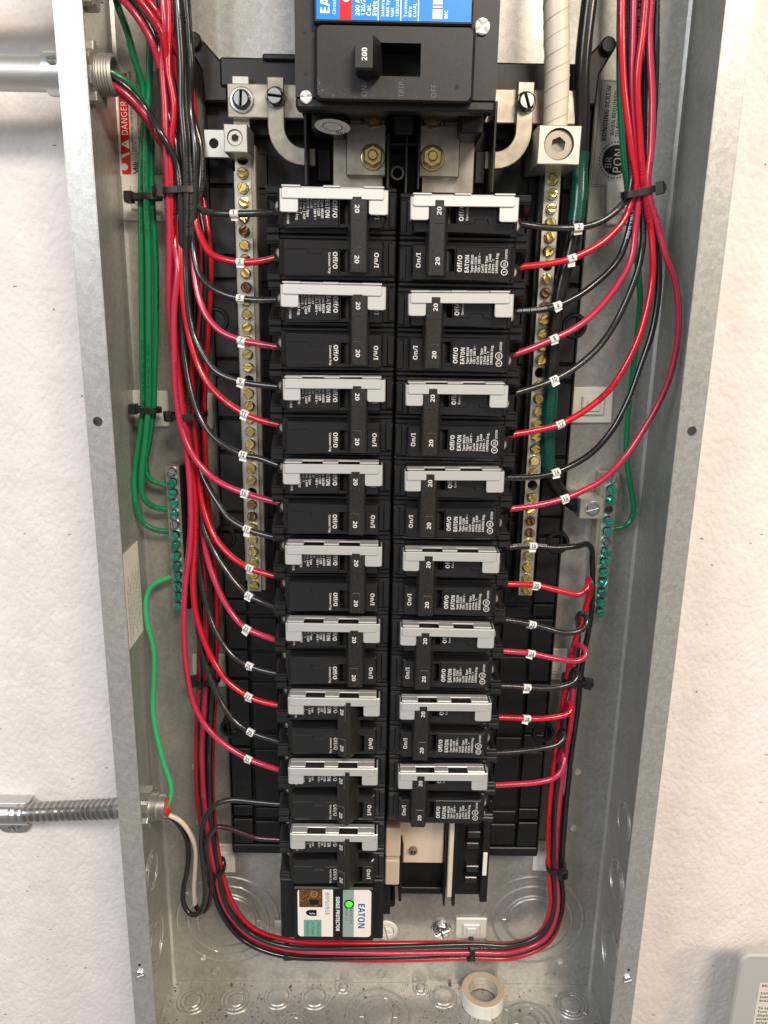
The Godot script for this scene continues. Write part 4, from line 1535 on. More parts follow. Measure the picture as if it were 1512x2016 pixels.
func wires() -> void:
	wire("black wire tagged 1 bending out of the left bundle to the first left breaker", "wires to the left column", "charcoal", [V(-119.116, 127, 38), V(-122.8, 4.1, 38), V(-122.8, -20.7, 36.2197), V(-122.1, -44.4, 36.7543), V(-124.5, -65.1, 33.079), V(-119, -87.5, 35.0374), V(-120.3, -112.6, 36), V(-123.2, -118.7, 34), V(-119.9, -122.6, 37), V(-112.8, -125.1, 42), V(-97.5, -126, 47), V(-84.6, -125.9, 50), V(-72.2, -125.7, 55)], "1", V(-97, -126.4, 50))
	wire("red wire tagged 3 bending out of the left bundle to the first left breaker", "wires to the left column", "red", [V(-160.3, -2.6, 42), V(-152.5, -4.7, 40), V(-141.7, -15.6, 40), V(-134.8, -28.6, 36), V(-125.3, -50.6, 30), V(-123.2, -86.2, 28), V(-122.4, -111.5, 28), V(-124.2, -126, 34), V(-122.5, -134.1, 36), V(-119.1, -141.7, 39), V(-113.5, -148.7, 43), V(-104.5, -152.1, 47), V(-94.2, -153.6, 50), V(-83.6, -153.3, 53), V(-71.7, -151, 56)], "3", V(-94.2, -153.6, 50))
	wire("black wire tagged 5 bending out of the left bundle to the second left breaker", "wires to the left column", "charcoal", [V(-120.862, 127, 39), V(-124.6, 3.7, 39), V(-123.2, -21.2, 37.8216), V(-123.3, -44.5, 36.8581), V(-124.4, -65.5, 34.9037), V(-121.6, -88.3, 38.4722), V(-122.9, -112.8, 37), V(-126.2, -142.3, 34), V(-124.9, -152.8, 36), V(-122.3, -160.4, 38), V(-115.4, -167.7, 42), V(-105.4, -172.4, 46), V(-95, -174.7, 49), V(-83.7, -175.5, 52), V(-71.2, -175.1, 56)], "5", V(-94.8, -174.8, 50))
	wire("rose-red wire tagged 7 bending out of the left bundle to the second left breaker", "wires to the left column", "rose", [V(-126.876, 127, 32), V(-130.8, 6.3, 32), V(-130.6, -19.4, 32.0285), V(-132.7, -43.1, 31.5494), V(-131.4, -64.1, 28.8076), V(-129, -87, 31.4621), V(-128.5, -111.9, 30), V(-126.6, -151.2, 34), V(-125.7, -162.5, 36), V(-122.7, -175.9, 39), V(-117.1, -186.8, 42), V(-108.1, -194.9, 46), V(-95, -199.8, 50), V(-84.8, -201.4, 53), V(-70.8, -203.2, 56)], "7", V(-95, -199.8, 50))
	wire("black wire tagged 9 bending out of the left bundle to the third left breaker", "wires to the left column", "charcoal", [V(-123.772, 127, 41), V(-127.6, 2.9, 41), V(-127, -22.8, 42.2729), V(-126.8, -45.9, 41.5266), V(-127.9, -67, 40.8055), V(-127.1, -88.8, 40.7423), V(-127.9, -113.2, 39), V(-131, -149.6, 35), V(-131.2, -166.5, 36), V(-130.5, -182.4, 37), V(-128, -195.4, 38), V(-121.5, -208.6, 41), V(-113.8, -218.4, 44), V(-104.8, -222.8, 47), V(-96, -224.9, 50), V(-85.6, -226.2, 52), V(-71.8, -227.1, 56)], "9", V(-96, -224.9, 50))
	wire("red wire tagged 11 bending out of the left bundle to the third left breaker", "wires to the left column", "red", [V(-163.3, -4.6, 42), V(-153.7, -8.9, 46), V(-143.1, -19.8, 46), V(-136.3, -32.6, 42), V(-137.6, -53.8, 33), V(-135.7, -87, 31), V(-135.1, -112.1, 31), V(-134.1, -149.6, 35), V(-133.9, -169.9, 36), V(-131.4, -194.2, 37), V(-126.3, -213.2, 39), V(-118.8, -226.9, 42), V(-106.5, -238.2, 46), V(-94.4, -244.9, 50), V(-84.7, -248.2, 53), V(-70, -251.1, 56)], "11", V(-94.4, -244.9, 50))
	wire("black wire tagged 13 bending out of the left bundle to the fourth left breaker", "wires to the left column", "charcoal", [V(-173.5, -50.3, 44), V(-166.1, -53.3, 44), V(-158, -58.7, 43), V(-149.3, -68.8, 39), V(-140, -82.6, 43), V(-133.4, -96.7, 38), V(-131.8, -113.1, 38), V(-133.2, -139.5, 35.3333), V(-135.9, -166.4, 30), V(-136, -185.3, 32), V(-134.9, -211.4, 35), V(-130.7, -234.5, 38), V(-124.2, -250.7, 41), V(-114, -262.5, 45), V(-96.3, -271.4, 49), V(-86.1, -272.7, 52), V(-73.3, -276.3, 56)], "13", V(-96.1, -271.2, 50))
	wire("rose-red wire tagged 15 bending out of the left bundle to the fourth left breaker", "wires to the left column", "rose", [V(-169.2, -8.2, 42), V(-160.3, -11.8, 44), V(-149.6, -22.7, 44), V(-142.9, -35.8, 40), V(-140.2, -57.4, 32), V(-138.1, -86.9, 30), V(-137.5, -112, 30), V(-138.1, -139.4, 32.3333), V(-135.9, -157.6, 37), V(-138.9, -178.9, 38), V(-140.1, -200.9, 39), V(-140.2, -232.6, 40), V(-137.6, -255.5, 41), V(-131.5, -271.9, 42), V(-120.7, -285.1, 44), V(-108.2, -292.4, 47), V(-95.9, -296.3, 50), V(-86.1, -298.7, 52), V(-73.3, -301.1, 55)], "15", V(-95.9, -296.3, 50))
	wire("black wire tagged 17 bending out of the left bundle to the fifth left breaker", "wires to the left column", "charcoal", [V(-122.705, 127, 39), V(-126.5, 3.7, 39), V(-126.5, -22.3, 40.7929), V(-126.3, -44.8, 37.7599), V(-126.7, -66.1, 37.0435), V(-125.6, -87.9, 36.4036), V(-125.6, -112.9, 37), V(-128.1, -139.3, 33.3333), V(-134.2, -210.5, 26), V(-133.9, -256.7, 28), V(-129.6, -281.7, 31), V(-122.9, -295.4, 36), V(-115.5, -305.6, 41), V(-107.7, -314.8, 45), V(-95.1, -320.8, 49), V(-87.3, -322.6, 52), V(-73.7, -325, 55)], "17", V(-94.9, -320.5, 50))
	wire("red wire tagged 19 bending out of the left bundle to the fifth left breaker", "wires to the left column", "red", [V(-173.4, -56.1, 42), V(-166, -59.1, 42), V(-157.9, -64.6, 41), V(-149.1, -74.9, 37), V(-142.1, -87, 32), V(-134.6, -94.8, 27), V(-133, -111.5, 27), V(-132.3, -138.8, 27), V(-132.9, -230, 27), V(-130.9, -276.7, 30), V(-127.9, -307.1, 34), V(-121.3, -325.7, 38), V(-114, -335.1, 42), V(-104.7, -342.6, 46), V(-94.2, -347.9, 49), V(-86.3, -349.6, 52), V(-74.2, -351.6, 55)], "19", V(-94, -347.5, 50))
	wire("black wire tagged 21 bending out of the left bundle to the sixth left breaker", "wires to the left column", "charcoal", [V(-166.8, -6.7, 42), V(-159.7, -8.1, 38), V(-148.9, -19.2, 38), V(-142.1, -32.3, 34), V(-133, -56.4, 35), V(-130.9, -87.3, 33), V(-130.3, -112.4, 33), V(-130.9, -139.1, 31.3333), V(-135.6, -236.6, 28), V(-132.6, -283.7, 30), V(-129.4, -312.7, 33), V(-126.3, -327.1, 36), V(-119.6, -340.1, 39), V(-112.3, -350.2, 43), V(-103.9, -360.6, 46), V(-95.4, -367.3, 49), V(-87.8, -369.7, 52), V(-73.9, -374.5, 55)], "21", V(-95.2, -367, 50))
	wire("rose-red wire tagged 23 bending out of the left bundle to the sixth left breaker", "wires to the left column", "rose", [V(-173.2, -54.5, 44), V(-165.8, -57.5, 44), V(-157.7, -63, 43), V(-149, -73.2, 39), V(-143.4, -84.2, 29), V(-138.8, -94.3, 24), V(-137.2, -111.1, 24), V(-135.3, -138.6, 24.6667), V(-134.7, -250.2, 26), V(-131, -298, 28), V(-128.6, -329, 32), V(-125.9, -344.3, 35), V(-121.6, -357.9, 38), V(-114.4, -373.2, 42), V(-104.7, -386.3, 46), V(-97.4, -391.3, 49), V(-88.4, -393.9, 52), V(-73.6, -397.9, 55)], "23", V(-97.2, -390.8, 50))
	wire("black wire tagged 25 bending out of the left bundle to the seventh left breaker", "wires to the left column", "charcoal", [V(-175.3, -48.1, 40), V(-167.9, -51.2, 40), V(-159.8, -56.6, 39), V(-151, -66.8, 35), V(-143.2, -79.4, 33), V(-141.8, -95.1, 28), V(-140.2, -111.8, 28), V(-138.2, -138.9, 27.3333), V(-138.1, -250.2, 26), V(-134.4, -312.2, 28), V(-132.8, -347.6, 31), V(-129.7, -368.7, 35), V(-125.2, -387.7, 38), V(-117.9, -402.1, 42), V(-107, -414.2, 46), V(-96.4, -418.7, 49), V(-88, -420.2, 52), V(-74, -421.9, 55)], "25", V(-96.3, -418.3, 50))
	wire("red wire tagged 27 bending out of the left bundle to the seventh left breaker", "wires to the left column", "red", [V(-129.107, 127, 38), V(-133.1, 3.9, 38), V(-133.1, -21.5, 38.0276), V(-135.4, -45.1, 38.1638), V(-132.8, -66.5, 38.4282), V(-136.4, -88.2, 36.8553), V(-137.5, -112.9, 36), V(-139.4, -139.5, 34), V(-141.7, -185.1, 30), V(-137.8, -243, 31), V(-133.3, -289.8, 34), V(-132.1, -317, 37), V(-133.4, -341.7, 39), V(-135.2, -363.2, 40), V(-134.1, -384.4, 40), V(-129.1, -403.9, 41), V(-121.9, -420.1, 43), V(-112.2, -432.8, 46), V(-97.8, -441.9, 49), V(-88.5, -444.1, 52), V(-73.7, -445.7, 55)], "27", V(-97.6, -441.4, 50))
	wire("black wire tagged 29 bending out of the left bundle to the eighth left breaker", "wires to the left column", "charcoal", [V(-134.151, 127, 36), V(-138.3, 4.6, 36), V(-140.1, -20.1, 33.7097), V(-141.1, -44.6, 36.1237), V(-139.2, -64.9, 31.5311), V(-134.1, -87.5, 33.6418), V(-135.6, -112.6, 34), V(-137.8, -139.3, 31.6667), V(-140.8, -191.4, 27), V(-138.2, -250, 28), V(-135.9, -311.8, 30), V(-135.3, -354.6, 32), V(-134.8, -391.7, 34), V(-131.3, -416.5, 37), V(-125.3, -435.3, 40), V(-118.1, -451.4, 43), V(-108.6, -463.1, 46), V(-97.1, -469.6, 49), V(-87.4, -471.7, 52), V(-73.9, -474, 55)], "29", V(-96.9, -469, 50))
	wire("rose-red wire tagged 31 bending out of the left bundle to the eighth left breaker", "wires to the left column", "rose", [V(-133.181, 127, 38), V(-137.3, 3.9, 38), V(-136.3, -21.9, 39.2366), V(-139.2, -44.7, 36.6872), V(-138.8, -66.3, 37.3106), V(-139.4, -88.4, 37.5236), V(-140, -113, 36), V(-140.6, -139.7, 35.3333), V(-143.2, -185.1, 34), V(-138.5, -242.4, 36), V(-134.5, -285.3, 39), V(-134, -311.8, 41), V(-135.8, -335.1, 42), V(-140.1, -364.8, 43), V(-142.3, -395.6, 43), V(-141.7, -427.7, 43), V(-137.9, -452, 43), V(-129.4, -469, 44), V(-117.5, -480.9, 46), V(-99.5, -491, 49), V(-89.7, -493.1, 52), V(-74.2, -496.6, 55)], "31", V(-99.3, -490.4, 50))
	wire("black wire tagged 18 looping from the right riser to the fifth right breaker", "wires that run round the bottom to the right column", "black", [V(-134.5, 9.4, 22.3316), V(-135.1, -21.4, 20.9977), V(-135, -59.9, 21.6926), V(-130.6, -112.9, 23.0013), V(-127.3, -149.6, 24.036), V(-133.1, -207.2, 21.5841), V(-137.4, -249.4, 20.6311), V(-138.2, -314.8, 21.5684), V(-135.7, -370.2, 21.2452), V(-136.6, -443.4, 20.5854), V(-140.6, -502.4, 21.4583), V(-141, -555.3, 21.699), V(-136.7, -603.1, 22.7128), V(-131.1, -643.9, 22.3831), V(-113, -672.4, 22.9866), V(-81.5, -685.2, 25.116), V(-22.8, -686.9, 24.6712), V(72.2, -684.6, 22.3352), V(105.6, -682.4, 23.3205), V(130.5, -670, 22.9923), V(141.1, -642.7, 23.332), V(139.1, -597.8, 22.2464), V(137.7, -550.6, 23.7977), V(138, -506.5, 24.3605), V(139.6, -464, 24.9866), V(140.2, -423.1, 24.7403), V(143.8, -384.1, 24.23), V(140.8, -345.6, 24), V(138.1, -337.1, 30), V(132.9, -331.4, 36), V(124.1, -331.1, 42), V(109.5, -331.2, 46), V(92.7, -329.1, 50), V(78.7, -329.1, 53), V(70.9, -329, 56)], "18", V(92.7, -329.1, 50))
	wire("red wire tagged 20 looping from the right riser to the fifth right breaker", "wires that run round the bottom to the right column", "red", [V(-127, 11, 20.549), V(-126.3, -20.6, 19.5403), V(-126.7, -59.1, 20.0903), V(-122.6, -111.9, 20.4756), V(-118.8, -148.9, 21.6454), V(-123.9, -207.5, 19.8237), V(-127.7, -249.7, 18.5072), V(-127.1, -314.1, 20.376), V(-123.8, -369.4, 20.4602), V(-127.4, -443.1, 19.2146), V(-132.2, -504.2, 19.9428), V(-133.5, -556.4, 19.593), V(-129.3, -603.6, 20.6644), V(-120.8, -638.1, 21.4043), V(-105.5, -660.7, 22.3959), V(-78.5, -672.3, 22.3358), V(-22.3, -674.5, 22.6799), V(72.3, -674.9, 20.8165), V(104.9, -674.7, 21.7296), V(125.1, -664.3, 21.8926), V(132.8, -641.8, 21.5568), V(128.9, -599.1, 20.5256), V(125.5, -551.6, 22.2873), V(126.1, -505.4, 23.0743), V(128.9, -463.2, 22.6457), V(131.7, -422.9, 22.8276), V(141, -367.5, 26), V(137.4, -358.7, 34), V(134, -355.1, 42), V(132.9, -359.2, 46), V(127.5, -363.3, 47), V(113.3, -360.9, 48), V(96.8, -356.5, 50), V(80.2, -354.9, 53), V(71.6, -354, 56)], "20", V(96.1, -356.5, 50))
	wire("black wire tagged 22 looping from the right riser to the sixth right breaker", "wires that run round the bottom to the right column", "charcoal", [V(-132.2, 12.5, 15.4022), V(-132.6, -18.7, 14.5496), V(-132.5, -58.5, 15.4253), V(-128.6, -111.9, 15.7791), V(-124.5, -148.3, 17.1763), V(-130.6, -207.5, 14.6293), V(-135.5, -249.6, 14.0666), V(-134.9, -315.6, 14.4959), V(-132, -371.7, 15.1253), V(-132.4, -445.8, 14.3614), V(-136.8, -507.1, 14.8469), V(-137.8, -560.7, 14.9046), V(-134.2, -608.5, 15.6941), V(-128.7, -648, 15.4859), V(-111.7, -672.6, 17.4556), V(-80.3, -685, 18.4774), V(-22.3, -686.4, 17.957), V(72.6, -684.5, 16.1947), V(106.5, -682.5, 17.2011), V(129.4, -671.7, 16.5238), V(138.8, -646.8, 16.5722), V(137.5, -602.1, 15.5102), V(134.5, -556.2, 16.615), V(134.3, -510.9, 17.5455), V(135.9, -467.2, 18.4034), V(137.5, -425.6, 18.3585), V(135.8, -397, 22), V(132.3, -387.5, 30), V(132.9, -380.8, 38), V(134.9, -382.1, 43), V(133.8, -386.8, 46), V(128.6, -390.6, 47), V(118, -391.1, 48), V(106, -387.8, 49), V(95.7, -384.2, 51), V(81.7, -381, 53), V(71.6, -378.8, 56)], "22", V(95.9, -384.6, 50))
	wire("rose-red wire tagged 24 looping from the right riser to the sixth right breaker", "wires that run round the bottom to the right column", "rose", [V(-131.7, 9, 24.2136), V(-131, -21.6, 23.4988), V(-131, -59.6, 22.9891), V(-127.3, -113.5, 23.8906), V(-124, -148.9, 25.3392), V(-128.3, -207.2, 23.041), V(-132.4, -248.8, 22.1019), V(-133, -313.3, 23.7677), V(-131.2, -369.4, 22.7927), V(-133.6, -442.2, 22.4086), V(-138.8, -501.8, 23.3715), V(-138.7, -554.6, 22.715), V(-133.5, -602.5, 24.2207), V(-126.4, -640.2, 23.8233), V(-109.5, -663.4, 25.3027), V(-79.9, -676.5, 26.4294), V(-21.9, -680.1, 26.4464), V(71.9, -680.9, 24.3016), V(104.9, -679.4, 24.6277), V(129.1, -666.4, 24.8067), V(137.1, -639.4, 25.529), V(133.5, -596.4, 24.1755), V(131.5, -549, 25.6015), V(132.9, -505, 26.1776), V(135.5, -463.4, 26.0803), V(134, -420.8, 22), V(132, -411.2, 30), V(133.1, -405.2, 38), V(135.8, -405.5, 43), V(135.6, -409.1, 46), V(130.4, -412.5, 47), V(117, -411.1, 48), V(101.2, -407, 50), V(96.4, -405.5, 51), V(83.1, -403.6, 53), V(72.1, -401.6, 56)], "24", V(96.6, -405.9, 50))
	wire("black wire tagged 26 looping from the right riser to the seventh right breaker", "wires that run round the bottom to the right column", "charcoal", [V(-128.2, 9.1, 24.1609), V(-128.6, -21.5, 23.4612), V(-128.2, -60.3, 23.6247), V(-125, -112.5, 23.9103), V(-120.9, -149.2, 25.6303), V(-126.7, -207, 23.6381), V(-131.7, -248.8, 22.4748), V(-131, -312.7, 23.6007), V(-127.3, -368.5, 23.2964), V(-128.4, -441.4, 22.0018), V(-133, -502.1, 22.8521), V(-134, -554.9, 23.0691), V(-131.1, -600.9, 23.9297), V(-125, -637.9, 24.6646), V(-108.1, -662, 25.7295), V(-79.5, -674.6, 26.5088), V(-22.7, -675.5, 26.3849), V(71.9, -672.6, 24.505), V(104.3, -672.2, 25.2434), V(125.3, -662.2, 25.0226), V(135.2, -639.7, 25.2797), V(132.6, -595.8, 24.3571), V(129.8, -549.7, 25.3864), V(129.4, -505.5, 25.7697), V(130.3, -462.5, 26.3169), V(134.2, -442.3, 22), V(131, -431.4, 30), V(131, -423.5, 38), V(132, -424.5, 43), V(129.1, -428.9, 46), V(121.3, -432, 47), V(109.2, -432.7, 49), V(95.2, -431.1, 51), V(84.6, -429.4, 53), V(72.5, -427.7, 56)], "26", V(95.4, -431.6, 50))
	wire("red wire tagged 28 looping from the right riser to the seventh right breaker", "wires that run round the bottom to the right column", "red", [V(-136.1, 11.1, 18.4092), V(-136.6, -19.8, 16.9423), V(-136.2, -59.2, 17.5118), V(-131.8, -112.6, 18.179), V(-129.1, -149.2, 18.9105), V(-133.5, -207.2, 17.7827), V(-137.6, -249.6, 16.344), V(-138.8, -315.7, 17.2835), V(-136.9, -371, 17.1846), V(-139.9, -444.3, 16.7948), V(-144.5, -505.4, 17.087), V(-144.6, -559.5, 17.8389), V(-138.5, -607.9, 18.0358), V(-131.4, -646.3, 18.4931), V(-113.1, -673.8, 19.1602), V(-81, -687.6, 20.8238), V(-22.1, -693.2, 20.3198), V(73.3, -691.7, 18.6204), V(108.1, -690.2, 19.2193), V(133.7, -674.8, 19.5816), V(142.9, -644.9, 19.7845), V(139.8, -600.3, 18.4884), V(138, -553.3, 19.4955), V(138.7, -509.1, 20.6352), V(129.8, -468.4, 22), V(128.6, -457.3, 30), V(128.7, -449.3, 38), V(129.7, -449.7, 43), V(127.4, -453.3, 46), V(119.5, -455.6, 47), V(104.7, -456.3, 49), V(96.4, -454.9, 51), V(86, -453.5, 53), V(73.4, -451.6, 56)], "28", V(96.6, -455.5, 50))
	wire("untagged black wire from the right riser to the eighth right breaker, upper pole", "wires that run round the bottom to the right column", "charcoal", [V(-129.1, 12, 17.3708), V(-128.7, -19, 16.1709), V(-129, -57.5, 15.6519), V(-125.6, -111.3, 16.8667), V(-120.7, -148.2, 18.2646), V(-127.6, -207.3, 16.2499), V(-131.9, -250.3, 15.0791), V(-130.2, -314.7, 16.188), V(-126.6, -371.7, 15.7444), V(-128.9, -445.9, 14.3509), V(-134.3, -506.2, 15.4604), V(-135.6, -559.3, 16.0591), V(-132.1, -606.9, 16.9991), V(-126.1, -644.7, 17.1285), V(-109.2, -667.5, 18.2993), V(-79.7, -679.2, 18.6652), V(-22.6, -680.9, 18.4886), V(72, -678, 17.1598), V(104.8, -678.5, 17.4544), V(126.9, -668.2, 17.7045), V(136, -645.7, 17.3521), V(133.6, -602.1, 16.2917), V(129.9, -554.5, 17.7093), V(128.5, -491.2, 22), V(126.2, -479.7, 30), V(126, -471.6, 38), V(126.1, -473.6, 43), V(121.3, -477.9, 46), V(110.1, -480.1, 48), V(95.8, -480.5, 51), V(87.5, -480.2, 53), V(74.1, -479.3, 56)])
	wire("untagged rose-red wire from the right riser to the eighth right breaker, lower pole", "wires that run round the bottom to the right column", "rose", [V(-134.1, 12.1, 17.524), V(-134.4, -19.6, 17.1986), V(-134.8, -58.2, 16.6095), V(-130.7, -112.5, 17.4556), V(-127.2, -148.3, 18.9132), V(-131.8, -207.9, 16.5985), V(-135.6, -249.6, 15.34), V(-137.4, -315.7, 16.7949), V(-135.5, -371, 16.8589), V(-137, -445.7, 15.0444), V(-142.4, -505.8, 16.2444), V(-142, -558.9, 16.8252), V(-135.4, -606.5, 18.2086), V(-129.2, -646.3, 18.1409), V(-111.6, -672.4, 18.4057), V(-81.2, -688.6, 19.1453), V(-22.9, -691.7, 19.1776), V(73, -688.8, 17.8561), V(107.3, -686, 18.9278), V(131.5, -673.4, 18.704), V(140.7, -646, 18.5377), V(137.3, -601.5, 17.6167), V(135.9, -553.6, 18.9048), V(129.9, -511, 22), V(127.9, -498.2, 30), V(127.3, -489.4, 38), V(127.8, -491.2, 43), V(126.1, -498.4, 46), V(120.5, -504.5, 47), V(108.1, -507.1, 49), V(89.1, -506.3, 53), V(74.8, -505.3, 56)])
	wire("black wire tagged 2 curving from the upper right bundle to the first right breaker", "wires to the right column from above", "charcoal", [V(122.511, 127, 43), V(126.3, 6.6, 43), V(129.4, -28.8, 43), V(132.4, -60.1, 42), V(136.3, -87.3, 42), V(138.9, -104.6, 42), V(136.1, -113.3, 43), V(132.5, -117.9, 45), V(124.6, -124.5, 47), V(116.5, -128.5, 48), V(107.5, -130.4, 48), V(93, -131, 49), V(78.4, -130.2, 52), V(70.9, -129.5, 55)], "2", V(107, -130.6, 50))
	wire("red wire tagged 4 curving from the upper right bundle to the first right breaker", "wires to the right column from above", "red", [V(117.273, 127, 50), V(120.9, 3.8, 50), V(123.2, -26, 50), V(127.6, -53.7, 48), V(136, -88.3, 47), V(140.7, -108, 46), V(137.9, -119.9, 44), V(133.2, -128.3, 46), V(125.7, -136.3, 47), V(117.6, -142, 48), V(104.7, -148.1, 49), V(88.9, -151.8, 52), V(71.9, -154.1, 56)], "4", V(104.4, -148.2, 50))
	wire("black wire tagged 6 curving from the upper right bundle to the second right breaker", "wires to the right column from above", "black", [V(128.234, 127, 41), V(132.2, 7.5, 41), V(136.4, -27.7, 40), V(138.3, -64.9, 40), V(139.2, -92.4, 40), V(141.5, -112.3, 41), V(139.9, -131.2, 42), V(135.8, -145.7, 43), V(130, -153.9, 44), V(120.2, -163, 45), V(110, -170.1, 47), V(97.8, -175.7, 49), V(85.5, -178.4, 52), V(69.7, -179.6, 56)], "6", V(97.6, -175.8, 50))
	wire("rose-red wire tagged 8 curving from the upper right bundle to the second right breaker", "wires to the right column from above", "rose", [V(124.645, 127, 47), V(128.5, 5.1, 47), V(130.6, -24.9, 47), V(133.2, -53.1, 46), V(138.7, -85.1, 45), V(142.8, -107.8, 45), V(143.2, -132.8, 44), V(142.1, -146.9, 45), V(138.1, -156.8, 46), V(130.5, -168.9, 47), V(120, -181.1, 48), V(109.7, -189.1, 49), V(96.9, -195.4, 51), V(81.6, -202, 53), V(69.1, -206.1, 56)], "8", V(97.1, -195.4, 50))
	wire("black wire tagged 10 curving from the upper right bundle to the third right breaker", "wires to the right column from above", "charcoal", [V(131.047, 127, 42), V(135.1, 7.2, 42), V(139.3, -28.3, 42), V(142.8, -65.1, 41), V(145, -92.5, 41), V(146.2, -110.8, 41), V(149.4, -135.3, 41), V(149, -147.1, 41), V(147.1, -156.1, 42), V(143.2, -168.5, 43), V(136, -185.7, 44), V(126.3, -200.3, 46), V(113.1, -212.3, 48), V(98.9, -220.5, 50), V(85.3, -225.5, 53), V(69.9, -229.8, 56)], "10", V(98.9, -220.5, 50))
	wire("red wire tagged 12 curving from the upper right bundle to the third right breaker", "wires to the right column from above", "red", [V(130.368, 127, 51), V(134.4, 3.7, 51), V(134.9, -26.1, 51), V(134.4, -48.9, 50), V(139.6, -80.2, 48), V(145.2, -108.1, 47), V(152.1, -129.9, 45), V(154.5, -144.4, 46), V(155.8, -157.4, 46), V(154.2, -175.4, 47), V(149.7, -195.9, 48), V(142, -214.6, 48), V(134.2, -226.7, 49), V(121.1, -238.5, 50), V(104.9, -248, 51), V(90.2, -251.8, 53), V(70, -255.2, 56)], "12", V(105.1, -248.1, 50))
	wire("black wire tagged 14 curving from the upper right bundle to the fourth right breaker", "wires to the right column from above", "black", [V(137.934, 127, 43), V(142.2, 6.9, 43), V(145.4, -28.5, 43), V(147.6, -51.8, 42), V(148.9, -87.1, 42), V(148.9, -107.2, 42), V(156.2, -129.4, 41), V(159.6, -147, 42), V(161.2, -165.2, 43), V(159.8, -188.4, 44), V(154.2, -211.5, 45), V(147.7, -233.8, 46), V(138.2, -253.6, 47), V(125.1, -268.4, 48), V(104.5, -279.3, 50), V(89, -282, 53), V(69, -282, 56)], "14", V(104.5, -279.3, 50))
	wire("rose-red wire tagged 16 curving from the upper right bundle to the fourth right breaker", "wires to the right column from above", "rose", [V(134.83, 127, 48), V(139, 4.9, 48), V(139.5, -25.1, 48), V(144.8, -61.4, 48), V(146.7, -85.5, 48), V(147.3, -108.2, 48), V(156.6, -129.9, 46), V(161.9, -145.6, 48), V(168.2, -158.2, 49), V(172.4, -177.2, 50), V(173.7, -197.2, 50), V(171.3, -218.1, 50), V(166.2, -235.1, 49), V(158.6, -252.1, 48), V(149.1, -268.7, 48), V(136, -283.4, 49), V(123.2, -291.1, 50), V(111.4, -296.2, 51), V(93.5, -300.7, 53), V(68.8, -303.4, 56)], "16", V(111.7, -296.4, 50))
	wire("dark green ground wire leftmost in its trio, ending lowest on the left ground bar", "green ground wires on the left", "green", [V(-162.087, 127, 30), V(-167.1, -1.2, 30), V(-164.7, -12.3, 30), V(-160.8, -24.2, 29), V(-158.5, -37.4, 26), V(-155.7, -51.2, 22), V(-156.2, -68.1, 20), V(-159, -87.9, 19), V(-161.2, -113.8, 19), V(-163.1, -148.9, 19), V(-165.8, -191.9, 18), V(-167.3, -221.4, 18), V(-168.5, -247, 18), V(-171.2, -262.1, 18), V(-175.2, -281.4, 18), V(-177.6, -297.4, 18), V(-177.7, -315.7, 17), V(-174.1, -327.2, 15), V(-167.1, -332.4, 13), V(-157.2, -334.9, 9)], "", Vector3.ZERO, 2.05)
	wire("dark green ground wire in the middle of its trio on the left", "green ground wires on the left", "green", [V(-142.687, 127, 24), V(-147.1, 1.3, 24), V(-149.5, -29.3, 23), V(-151.6, -52.8, 23), V(-154.1, -74.6, 24), V(-155.7, -94.6, 24), V(-156.6, -114.4, 24), V(-157.4, -149.2, 24), V(-160, -191.7, 23), V(-161.9, -224.2, 23), V(-163.6, -246.3, 23), V(-167, -268.2, 23), V(-171.3, -289.6, 21), V(-172.6, -306.3, 18), V(-168.3, -314.8, 14), V(-157.1, -318.9, 9)], "", Vector3.ZERO, 2.05)
	wire("dark green ground wire from the conduit, rightmost in its trio on the left", "green ground wires on the left", "green", [V(-173.9, -46.3, 42), V(-167.7, -49.9, 42), V(-161.3, -52.9, 38), V(-155.6, -58.8, 28), V(-152.8, -73.7, 20), V(-153.9, -97.4, 19), V(-154.5, -113.7, 19), V(-154.3, -148.8, 19), V(-156.8, -191.7, 18), V(-159.7, -224.6, 18), V(-161.7, -246.9, 18), V(-166.1, -269.1, 17), V(-170.1, -285.4, 15), V(-168.5, -295.4, 13), V(-156.6, -301.9, 9)], "", Vector3.ZERO, 2.05)
	wire("bright mint green wire from the flexible conduit to the left ground bar", "", "mint", [V(-171.9, -542.5, 38), V(-164.1, -540.1, 37), V(-160.6, -530.4, 34), V(-161.7, -520.2, 32), V(-165.2, -510.9, 30), V(-169.3, -495.8, 27), V(-172.9, -478.7, 24), V(-173.7, -463.2, 22), V(-172.5, -446.1, 20), V(-171.7, -422.8, 18), V(-173.9, -410.9, 17), V(-175.8, -400.2, 16), V(-176.3, -386.5, 14), V(-174.5, -378.6, 12), V(-169.7, -373.1, 11), V(-158.7, -369, 9)], "", Vector3.ZERO, 2)
	wire("dark green wire behind the upper right bundle, ending on the right ground bar", "", "green", [V(124.742, 127, 20), V(128.6, 7.7, 20), V(131.8, -26.4, 18), V(135.1, -51.6, 16), V(139.4, -77.1, 15), V(144.4, -99.5, 14), V(151, -126.6, 14), V(157.1, -151.6, 13), V(160.5, -169.4, 12), V(161.3, -191.2, 11), V(161, -219, 10), V(161, -248, 9), V(162.2, -271.3, 9), V(165.7, -289.2, 9), V(169.7, -303.8, 9), V(171.4, -314.5, 9), V(169.4, -323.1, 9), V(163.5, -326.6, 9), V(156.4, -328.2, 9)], "", Vector3.ZERO, 2)
	wire("short white wire from the flexible conduit, spliced to a dark wire below", "", "white_wire", [V(-171.6, -543.5, 39), V(-164.1, -545.4, 38), V(-154.5, -550.5, 38), V(-147.7, -561.7, 37), V(-144.1, -575.8, 36), V(-145.2, -591.4, 34), V(-147.2, -606.4, 32), V(-148.7, -620.3, 30), V(-148.7, -633.4, 29)], "", Vector3.ZERO, 1.9)
